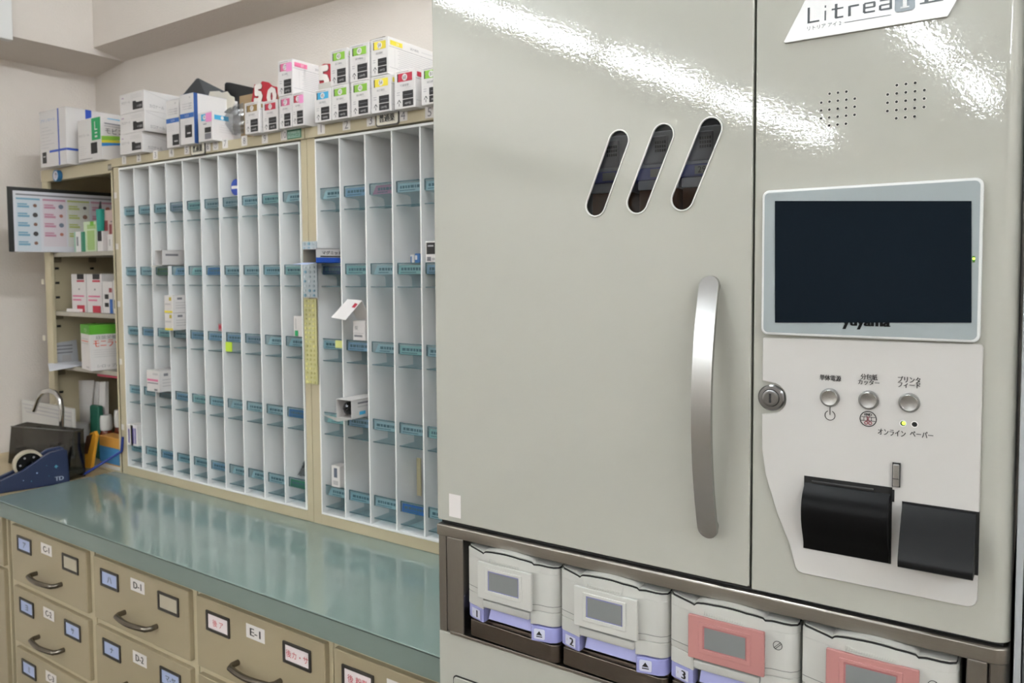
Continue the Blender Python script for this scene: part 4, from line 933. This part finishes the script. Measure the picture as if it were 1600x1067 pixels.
m = MB(); m.prism([(0, 0), (.075, 0), (.070, .078), (-.010, .070)], .0015, M('leaflet_grey', 'b9bbbf', .5), SIDE); Xs = TR((.0017, 0, 0)) @ SIDE
for q in range(3): m.rect(.002, .055, .058-.012*q, .062-.012*q, inkg, Xs)
m.rect(.02, .05, .006, .028, inkl, Xs)
tag(m.build('leaflet', loc=(SX0+.008, .022, Z1), smooth=0), 'printed grey leaflet standing against the side, left of the green-topped carton', 'leaflet')
m = MB(); m.add([(-.07, .05, .003), (-.065, -.05, .005), (.02, -.085, -.012), (.075, -.01, .003), (.06, .05, .003)], [(0, 1, 2, 3, 4)], M('paper_bluewhite', 'd0d2da', .5)); o = m.build('paper_sheet', loc=(at(95, 582, 0).x+.01, .035, Z1+.0005), smooth=0)
sm = o.modifiers.new('thick', 'SOLIDIFY'); sm.thickness = .0006
tag(o, 'folded white paper sheet hanging over the lower corner shelf edge', 'paper')
m = MB(); m.box(0, .15, 0, .2, 0, .006, M('folder_red', 'a63246', .5), .001); tag(m.build('folder', loc=(-.165, .016, ZS[1]-.0215)), 'red folder pushed in just under the lower corner shelf', 'folder')
fo = bpy.context.scene.objects['folder']; fo['label'] = 'red folder held in the clip just under the lower corner shelf'

# ------------------------------------------------------------------ corner clutter on the tan worktop
ZC = .8455; ZB = .852
navyp = M('dispenser_navy', '1b2746', .35)
ds = thing('tape_dispenser', 'navy blue wedge-shaped tape dispenser with star specks, on the tan corner worktop', 'tape dispenser', (-.043, -.139, ZC), math.radians(-14.4))
m = MB(); hz = at(97, 698, -.14).z-ZC
prof = [(.0, 0), (-.26, 0), (-.26, .012), (-.20, .030), (-.12, .058), (-.05, hz-.004), (-.016, hz), (-.004, hz-.006)]
Xs = TR((-.012, 0, 0)) @ SIDE; m.prism(prof, .012, navyp, Xs, bev=.002); m.prism(prof, .012, navyp, TR((-.060, 0, 0)) @ SIDE, bev=.002); m.box(-.05, -.01, -.25, -.004, 0, .02, navyp, .002)
m.build('body', ds)
m = MB(); stm = M('star_pale', '9fb6d6', .5); stt = M('star_teal', '3f7f92', .5); Xs = TR((.0003, 0, 0)) @ SIDE
for (y, z, r_, mm) in ((-.035, .055, .006, stt), (-.085, .044, .003, stm), (-.12, .028, .002, stm), (-.10, .022, .002, stt), (-.20, .012, .006, stt), (-.055, .03, .0015, stt), (-.06, .062, .0015, stt)):
    m.prism([(y+r_*(1 if k_ % 2 == 0 else .5)*math.cos(k_*math.pi/4), z+r_*(1 if k_ % 2 == 0 else .5)*math.sin(k_*math.pi/4)) for k_ in range(8)], .0002, mm, Xs)
m.text('TD', -.028, .018, .012, M('print_silver', '9aa3b0', .4), Xs, bold=.0006); m.build('star_print', ds)
m = MB(); c_ = TR((-.046, -.100, hz-.036)) @ SIDE
m.lathe([(.040, 0), (.040, .028), (.034, .028), (.034, .001)], M('tape_clear', 'b3a994', .3), 36, c_); m.lathe([(.0335, .002), (.0335, .026), (.01, .026), (.01, .002)], black, 28, c_)
for k_ in range(6): q = k_*math.pi/3; m.prism(circle(.023*math.cos(q), .023*math.sin(q), .003, 8), .0004, M('hub_grey', '8f8f8f', .4), TR((.0265, 0, 0)) @ c_)
m.build('tape_roll', ds)
# smoky clear case with chrome hook
smoke = clear('smoky_plastic', '8b8881', .09, .08)
sc = thing('smoky_case', 'smoky see-through plastic case behind the navy tape dispenser', 'case', (-.47, -.03, ZC), 0)
m = MB(); xr = at(114, 700, -.115).x+.47; zt_ = at(30, 647, -.04).z-ZC; zr = at(124, 662, -.04).z-ZC
m.add([(0, -.10, 0), (xr, -.10, 0), (xr-.01, -.045, 0), (0, -.045, 0), (0.02, -.095, zt_*.9), (xr*.62, -.085, zt_), (xr-.004, -.08, zr), (xr-.01, -.046, zr), (.02, -.046, zt_*.95)], [(0, 1, 6, 5, 4), (1, 2, 7, 6), (2, 3, 8, 7), (3, 0, 4, 8), (4, 5, 6, 7, 8)], smoke)
m.build('cover', sc, smooth=0)
m = MB(); m.tube([(.02, -.095, zt_*.9), (xr*.62, -.085, zt_), (xr-.004, -.08, zr), (xr-.01, -.046, zr)], .002, M('case_edge', '3a3936', .3), 8); m.build('rim', sc)
m = MB(); m.box(.02, xr-.10, -.09, -.05, .001, .05, M('case_black', '232220', .5), .004); m.tube([(.24, -.075, .05), (.25, -.075, .09), (.3, -.075, .095)], .006, black, 10); m.box(.285, .305, -.075, -.06, .05, .09, M('clip_white', 'b9b4a8', .5), .003); m.build('inner_tray', sc)
m = MB(); Y = -.050
pts = [at(*q, Y) for q in ((96, 752), (96, 690), (96.5, 640), (94, 624), (87, 614), (77, 610), (67, 613), (60, 622), (55, 636), (53, 641))]
P0 = pts[0].copy(); P0.z = ZC
pts[0] = P0; b0 = Vector((P0.x, Y, ZC))
m.tube([p-b0 for p in pts], [.0078]*8+[.007, .0088], chrome, 16); m.lathe([(.014, 0), (.014, .006), (.0075, .010)], chrome, 20)
tag(m.build('faucet', loc=b0), 'chrome gooseneck tap pipe rising behind the smoky case', 'tap')
wbk = M('basket_white', 'c9c6c0', .5)
Yt = -.0145
m = MB(); a = at(33, 624, Yt); W = at(112, 624, Yt).x-a.x; Ht = a.z-ZC; m.box(0, W, 0, .012, 0, Ht, wbk, .003)
for q in range(3): m.box(.012+.012*q, W-.006, -.0012, 0, Ht-.016-.013*q, Ht-.012-.013*q, inkl)
tag(m.build('white_panel', loc=(a.x, Yt, ZC)), 'white ribbed plastic panel standing behind the tap pipe, before the cabinet post', 'panel')
papers = [('envelope', 'large white envelope leaning in the corner cabinet behind the tap pipe', (108, 594, 148, 660), .10, .003, 14), ('envelope', 'white envelope standing behind the bottle tops in the corner cabinet', (143, 596, 156, 668), .11, .004, 6), ('paper_stack', 'stack of white paper standing at the right in the corner cabinet', (157, 596, 170, 668), .09, .012, 4)]
for nm, lb, (x0, y0, x1, y1), Y, th, sl in papers:
    o0 = Vector((at((x0+x1)/2, y1, Y).x, Y, ZB)); kk = lambda x, y: (lambda p_: (p_.x-o0.x, max(p_.z-ZB, 0)))(at(x, y, Y))
    m = MB(); m.prism([kk(x0, y1), kk(x1-sl*.5, y1), kk(x1, y0), kk(x0+sl, y0)], th, white, FRONT)
    o0.z = ZB; o = m.build(nm, loc=o0, smooth=0); tag(o, lb, 'paper')
    mn = min(v.co.z for v in o.data.vertices)
    for v in o.data.vertices:
        if v.co.z < mn+.01: v.co.z = 0
m = MB(); m.box(0, .07, 0, .05, 0, .105, M('cloth_grey', 'a3a19e', .8), .012, 3); tag(m.build('cloth_pack', loc=(at(103, 660, .04).x, .04, ZB)), 'soft grey-white cloth pack in the corner cabinet below the envelope', 'cloth')
pbox('green_pouch', 'dark green pouch between the envelopes in the corner cabinet', 'pouch', (140, 634, 153, 672), .05, .02, M('pouch_green', '1d5a48', .5), ZB, bev=.004)
capm = M('cap_white', 'd3d1cc', .4); amb = M('bottle_amber', '6b2d14', .25)
for (px, lb, r_, Y, top) in ((157.5, 'brown medicine bottle with big white cap in the corner cabinet', .020, .055, 650), (178, 'brown medicine bottle with small white cap beside the rack edge', .015, .07, 642)):
    c = at(px, 690, Y); t = thing('medicine_bottle', lb, 'bottle', (c.x, Y+.02, ZB)); H = at(px, top, Y).z-ZB
    m = MB(); m.lathe([(r_*1.15, 0), (r_*1.15, H*.55), (r_*.8, H*.66)], amb, 24); m.build('glass', t)
    m = MB(); m.lathe([(r_*.9, H*.66), (r_, H*.7), (r_, H*.92), (r_*.85, H)], capm, 24); m.build('cap', t)
pbox('stationery_box', 'blue and orange open box with white foot in front of the brown bottles', 'box', (156, 684, 193, 734), .004, .045, M('box_orange', 'c08a3c', .5), ZB+.0005, [(0, 1, 0, .12, capm), (0, 1, .16, .68, M('box_blue', '3f7fae', .5))])
cm = M('cutter_orange', 'd99a2e', .4)
m = MB(); o0 = Vector((at(137, 724, -.03).x, -.03, ZC)); kk = lambda x, y: (lambda p_: (p_.x-o0.x, max(p_.z-ZC, 0)))(at(x, y, -.03))
m.prism([kk(133, 730), kk(147, 730), kk(155, 680), kk(152, 673), (kk(145, 676)), kk(139, 700)], .010, cm, FRONT, bev=.0015); m.prism([kk(136, 708), kk(142, 708), kk(150, 677), kk(141, 680)], .002, M('cutter_brown', '4d2f1c', .4), TR((0, -.0095, 0)) @ FRONT)
tag(m.build('box_cutter', loc=o0), 'orange box cutter leaning upright beside the blue and orange box', 'cutter')
m = MB(); a = onz(130, 742, ZC+.004); b = at(190, 705, -.006); m.tube([Vector((0, 0, 0)), b-a], .0042, M('pen_blue', '22357e', .35), 12); m.tube([b-a, (b-a)+Vector((.002, .004, .045))], .0042, M('pen_blue'), 12)
tag(m.build('pen', loc=a), 'dark blue pen leaning against the blue and orange box', 'pen')
m = MB(); m.lathe([(.016, 0), (.018, .075), (.0165, .075), (.015, .002)], clear('cup_clear', 'aeb0ae', .12, .08), 20); tag(m.build('pen_cup', loc=(at(122, 730, -.03).x, -.02, ZC)), 'clear plastic pen cup between the smoky case and the box cutter', 'cup')

# white duct on the beam, top left
p = onz(13, 58, 2.26); m = MB(); q = Vector((-.443, 0, 0)); r_ = ray(14.5, 60); P = CAM+r_*((-.44-CAM.x)/r_.x)
m.box(-.003, .03, P.y-.30, P.y, P.z-.012, CEIL, lampw, .004); tag(m.build('wall_unit', loc=(-.44, 0, 0)), 'white casing mounted high on the left beam, at the top left corner', 'casing')

# ------------------------------------------------------------------ small things in the pill slots
def slot_floor(r_): return ROWZ[r_]+.0014
def inslot(name, label, cat, rectpx, Y, D, r_, mats, prints=(), sprints=(), rz=0, tilt=0, col=None):
    x0, y0, x1, y1 = rectpx; a = at(x0, (y0+y1)/2, Y); b = at(x1, (y0+y1)/2, Y); Z = slot_floor(r_)
    zb = max(at((x0+x1)/2, y1, Y).z, Z); H = at((x0+x1)/2, y0, Y).z-Z; W = b.x-a.x
    XX, PP = (L_X, L_P) if a.x < .88 else (R_X, R_P)
    ci = math.floor((a.x+W/2-XX)/PP); lo = XX+ci*PP+.0045; hi = lo+PP-.009; W = min(W, hi-lo); a.x = min(max(a.x, lo), hi-W)
    m = MB(); m.box(0, W, 0, D, 0, H, mats, .0005, 1); X = TR((0, -.0003, 0)) @ FRONT; Xs = TR((W+.0003, 0, 0)) @ SIDE
    for k_, (u0, u1, v0, v1, mm) in enumerate(prints): m.rect(u0*W, u1*W, v0*H, v1*H, mm, X, .0002*k_)
    for k_, (u0, u1, v0, v1, mm) in enumerate(sprints): m.rect(u0*D, u1*D, v0*H, v1*H, mm, Xs, .0002*k_)
    return tag(m.build(name, loc=(a.x, Y, Z), rot=(tilt, 0, rz), smooth=0), label, cat)
cg = M('carton_grey', 'b4b1aa', .6)
z0 = slot_floor(2)
sp = [(.15, .3, .75, .88, inkg), (.1, .8, .55, .6, inkl), (.1, .85, .4, .45, inkl), (.1, .8, .25, .3, inkl)]
o = inslot('pill_packet', 'lower white and yellow packet jutting from the left rack, third row', 'packet', (257.5, 489, 270, 512), -.035, .10, 2, carton, [(0, 1, 0, .12, yellow), (.6, .9, .7, .9, M('mark_olive', 'b3a23a', .5)), (.1, .8, .45, .55, inkl)], sp)
o2 = o.copy(); COL.objects.link(o2); o2.location.z += o.dimensions.z+.0006; o2['label'] = 'upper white and yellow packet jutting from the left rack, third row'
for q in (o, o2): q['group'] = 'yellow-edged packets in the left rack'
inslot('pill_packet', 'white packet with pink lines jutting from the left rack, fourth row', 'packet', (235, 580, 255, 606), -.035, .09, 3, carton, [(.05, .9, .5, .6, pink), (.05, .9, .38, .43, inkg), (.5, .9, .8, .9, inkl), (.6, .85, .05, .15, inkg)], sp)
# open carton in the third column, second row
m = MB(); W, D, H = .035, .07, .045
m.box(0, W, .001, D, 0, .002, carton); m.box(0, .0012, 0, D, 0, H, carton); m.box(W-.0012, W, 0, D, 0, H, carton); m.box(0, W, 0, D, H-.0012, H, carton); m.box(.001, W-.001, D-.002, D, 0, H, M('carton_inside', '9a927f', .7)); m.quad([(0, 0, .002), (W, 0, .002), (W, -.02, -.004), (0, -.02, -.004)], cg)
m.rect(.01, .05, .028, .034, inkg, TR((W+.0002, 0, 0)) @ SIDE)
tag(m.build('opened_carton', loc=(at(243, 413, -.02).x, -.02, slot_floor(1)+.001), smooth=0), 'small opened carton jutting from the left rack, second row, third column', 'packet')
inslot('pill_packet', 'white packet with purple stripes in the left rack, bottom row, first column', 'packet', (198, 664, 208, 690), -.012, .04, 4, white, [(.25, .45, .1, .8, M('stripe_purple', '5a4f8f', .5))])
inslot('pill_packet', 'white packet with dark purple bars, right one in the bottom row, first column', 'packet', (208.6, 665, 219, 691), -.012, .04, 4, white, [(.3, .5, .1, .85, M('stripe_purple')), (.62, .8, .1, .85, M('stripe_purple'))])
inslot('blister_card', 'pale card with pink print in the left rack, bottom row, fifth column', 'card', (312, 666, 323, 714), .05, .004, 4, M('card_pinkish', 'd5cfcb', .5), [(.15, .9, .55, .9, M('print_salmon', 'd9a49a', .5)), (.15, .9, .05, .45, M('print_salmon'))])
inslot('pill_packet', 'white and green packet in the left rack, third row, tenth column', 'packet', (459, 494, 473, 525), .006, .012, 2, white, [(.12, .5, .02, .3, dgreen), (.2, .3, .35, .9, inkl)], tilt=0)
inslot('pill_packet', 'small red-capped packet in the left rack, third row, sixth column', 'packet', (341, 506, 347, 517), .02, .01, 2, M('pk_rose', 'c58b8f', .5), [(.2, .8, .3, .8, red)])
m = MB(); m.lathe([(.0215, 0), (.0215, .0015)], M('disc_royal', '2a4aa8', .4), 32, FRONT); m.box(-.018, .018, -.0019, -.0016, -.004, .004, white)
o = tag(m.build('round_badge', loc=(L_X+7*L_P-.0248, .013, ROWZ[0]+.0255)), 'round blue badge standing in the top row of the left rack, seventh column', 'badge')
m = MB(); m.box(-.014, .014, -.0008, 0, -.026, 0, M('note_green', 'b4d234', .5)); tag(m.build('sticky_note', loc=(at(358, 535, .008).x, .0075, ROWZ[2]-.0255), smooth=0), 'lime green sticky note hanging below the third-row tray, left rack seventh column', 'note')
m = MB(); m.box(-.012, .012, -.0008, 0, -.018, 0, M('note_yellow', 'd8dc8a', .5)); tag(m.build('sticky_note', loc=(at(528, 536, .004).x, .0075, ROWZ[2]-.002), smooth=0), 'pale yellow tab on the third-row tray, first column of the right rack', 'note')
o0 = Vector((L_X+9*L_P+.012, .03, slot_floor(4)))
rough_bag('plastic_bag', 'thin clear bag in the bottom row of the left rack, tenth column', [(0, 0), (.062, 0), (.058, .095), (.03, .03)], .012, 5, bagm, o0)
# blue opened carton jutting from the right rack
m = MB(); W, D, H = .047, .10, .034; bl_ = M('carton_royal', '2452b3', .45)
m.box(0, W, 0, D, 0, .0012, bl_); m.box(0, .0012, 0, D, 0, H, M('carton_inside', '9a927f', .7)); m.box(W-.0012, W, 0, D, .0, H*.38, bl_); m.box(W-.0012, W, 0, D, H*.38, H, carton); m.box(0, W, 0, D, H-.0012, H, carton); m.box(.001, W-.001, .05, .052, 0, H, M('carton_inside'))
m.add([(0, 0, .001), (W, 0, .001), (W+.002, -.03, -.004), (-.004, -.03, -.003)], [(0, 1, 2, 3)], M('flap_paleblue', 'b9c6e6', .5))
m.text('マグミット錠', D*.55, H*.72, .0085, ink, TR((W+.0003, 0, 0)) @ SIDE, width=D*.75, bold=.0005); m.rect(.012, D, H*.42, H*.5, ink, TR((W+.0004, 0, 0)) @ SIDE)
tag(m.build('opened_carton', loc=(R_X+.008+.004, -.055, slot_floor(1)+.001), rot=(0, 0, 0), smooth=0), 'blue and white opened carton jutting from the right rack, second row', 'packet')
# white folded leaflet box, second column, third row
zf = slot_floor(2); x0 = R_X+R_P
m = MB(); zz = at(566, 500, -.03).z-zf
m.box(.024, .064, 0, .06, 0, .047, carton, .0006); m.text('錠', .036, .030, .01, inkg, TR((0, -.0004, 0)) @ FRONT); m.rect(.028, .055, .008, .013, inkg, TR((0, -.0004, 0)) @ FRONT); m.rect(.026, .060, .016, .018, inkl, TR((0, -.0004, 0)) @ FRONT)
tag(m.build('pill_packet', loc=(x0+.006, .005, zf), smooth=0), 'white packet under the tented card, right rack third row', 'packet', None)
m = MB(); m.add([(-.012, -.03, .055), (.036, -.03, .050), (.060, .0, .095), (.012, .0, .097), (.060, .03, .0485), (.012, .03, .0485)], [(0, 1, 2, 3), (3, 2, 4, 5)], white)
Xq = Matrix(((1, 0, 0, 0), (0, .66, 0, 0), (0, .75, 1, 0), (0, 0, 0, 1)))
m.add([(-.002, -.0215, .0655), (.030, -.0215, .062), (.034, -.0165, .069), (.002, -.0165, .073)], [(0, 1, 2, 3)], inkg)
m.add([(.038, -.012, .079), (.048, -.012, .078), (.052, -.006, .087), (.043, -.006, .089)], [(0, 1, 2, 3)], red)
o = m.build('folded_card', loc=(x0+.006, .0, zf), smooth=0); sm = o.modifiers.new('thick', 'SOLIDIFY'); sm.thickness = .0008
tag(o, 'white tented card with red mark on the packet, right rack third row', 'card')
# foil bag box, second column, fourth row
zf = slot_floor(3); m = MB(); W, D, H = .050, .09, .045
m.box(0, .001, 0, D, 0, H, carton); m.box(W-.001, W, 0, D, 0, H, carton); m.box(0, W, 0, D, 0, .001, carton); m.box(0, W, 0, D, H-.001, H, carton); m.quad([(0, 0, .001), (W, 0, .001), (W-.01, -.035, .001), (-.03, -.02, .009)], cg)
m.rect(.02, .07, .034, .038, inkg, TR((W+.0002, 0, 0)) @ SIDE); m.rect(.02, .06, .026, .029, inkl, TR((W+.0002, 0, 0)) @ SIDE); m.rect(.025, .045, .008, .016, blue, TR((W+.0002, 0, 0)) @ SIDE)
t = thing('opened_carton', 'opened white carton with black foil bag, right rack fourth row', 'packet', (x0+.012, -.035, zf+.0006)); m.build('carton_body', t, smooth=0)
m = MB(); rnd = random.Random(4); bm = bmesh.new(); bmesh.ops.create_icosphere(bm, subdivisions=3, radius=1)
for v in bm.verts: v.co = Vector((W/2+v.co.x*(W/2-.003)*rnd.uniform(.85, 1.0), .03+v.co.y*.028*rnd.uniform(.8, 1.05), H/2+v.co.z*(H/2-.003)*rnd.uniform(.85, 1)))
m.addbm(bm, M('foil_black', '2b2b2d', .18, .7)); m.build('foil_bag', t, smooth=10)
inslot('pill_packet', 'white packet with black letters, left one in the right rack bottom row', 'packet', (518, 728, 531, 757), .006, .03, 4, white, [(.3, .7, .45, .9, M('ink_bluegrey', '596070', .5)), (.2, .8, .1, .3, inkl)])
inslot('pill_packet', 'plain white packet tucked against the divider, right rack bottom row', 'packet', (533, 729, 540, 758), .02, .03, 4, white)
inslot('pill_packet', 'dark blue packet in the right rack, second row, fourth column', 'packet', (648, 396, 656, 412), .05, .03, 1, M('pk_blue', '2f6197', .5), [(.1, .5, .3, .8, white)])
inslot('pill_packet', 'slim white-blue packet beside the dark blue one, right rack second row', 'packet', (641, 398, 647, 412), .05, .03, 1, white, [(.1, .4, .0, .8, M('pk_blue'))])
inslot('pill_packet', 'black and white packet at the edge of the grey machine, right rack second row', 'packet', (665, 377, 690, 404), -.01, .06, 1, white, [(.06, 1, .38, .95, ink), (.15, .5, .75, .82, inkl), (.1, .35, .05, .25, inkg), (.4, .9, .08, .2, inkl)])
inslot('cardboard_strip', 'beige cardboard strip standing in the bottom row of the right rack, fourth column', 'strip', (651, 716, 657, 782), .06, .004, 4, M('strip_beige', 'c4b894', .6))
# strips of tablets hung over the gap between the racks
def strip(label, x0, x1, y0, y1, base, dot, Y, seed):
    a = at(x0, (y0+y1)/2, Y); b = at(x1, (y0+y1)/2, Y); zt_ = at((x0+x1)/2, y0, Y).z; zb = at((x0+x1)/2, y1, Y).z; W = b.x-a.x; H = zt_-zb; rnd = random.Random(seed)
    m = MB(); m.box(0, W, 0, .003, 0, H, base, .0008)
    n = int(H/.011)
    for i in range(n):
        for j in range(3):
            m.prism(circle((.2+.3*j)*W+rnd.uniform(-.0015, .0015), (i+.5)*H/n, .0036*rnd.uniform(.7, 1.1), 8), .0022, dot[rnd.randrange(len(dot))], TR((0, -.0001, 0)) @ FRONT)
    return tag(m.build('label_strip', loc=(a.x, Y, zb), smooth=0), label, 'strip')
strip('blue-white blister strip hanging on the post between the two racks', 472.5, 495, 377, 465, M('strip_silverblue', 'b2bcc2', .35, .2), [M('strip_dot_blue', '7da3b8', .4), M('strip_dot_white', 'c9d2d6', .4), M('strip_dot_grey', 'a3b0b8', .4)], -.0105, 1)
strip('yellowish blister strip hanging below the blue-white one on the post', 475.5, 494.5, 467, 600, M('strip_yellow', 'bdb987', .4), [M('strip_dot_yellow', 'd6d28e', .4), M('strip_dot_olive', 'b5b078', .4)], -.0105, 2)
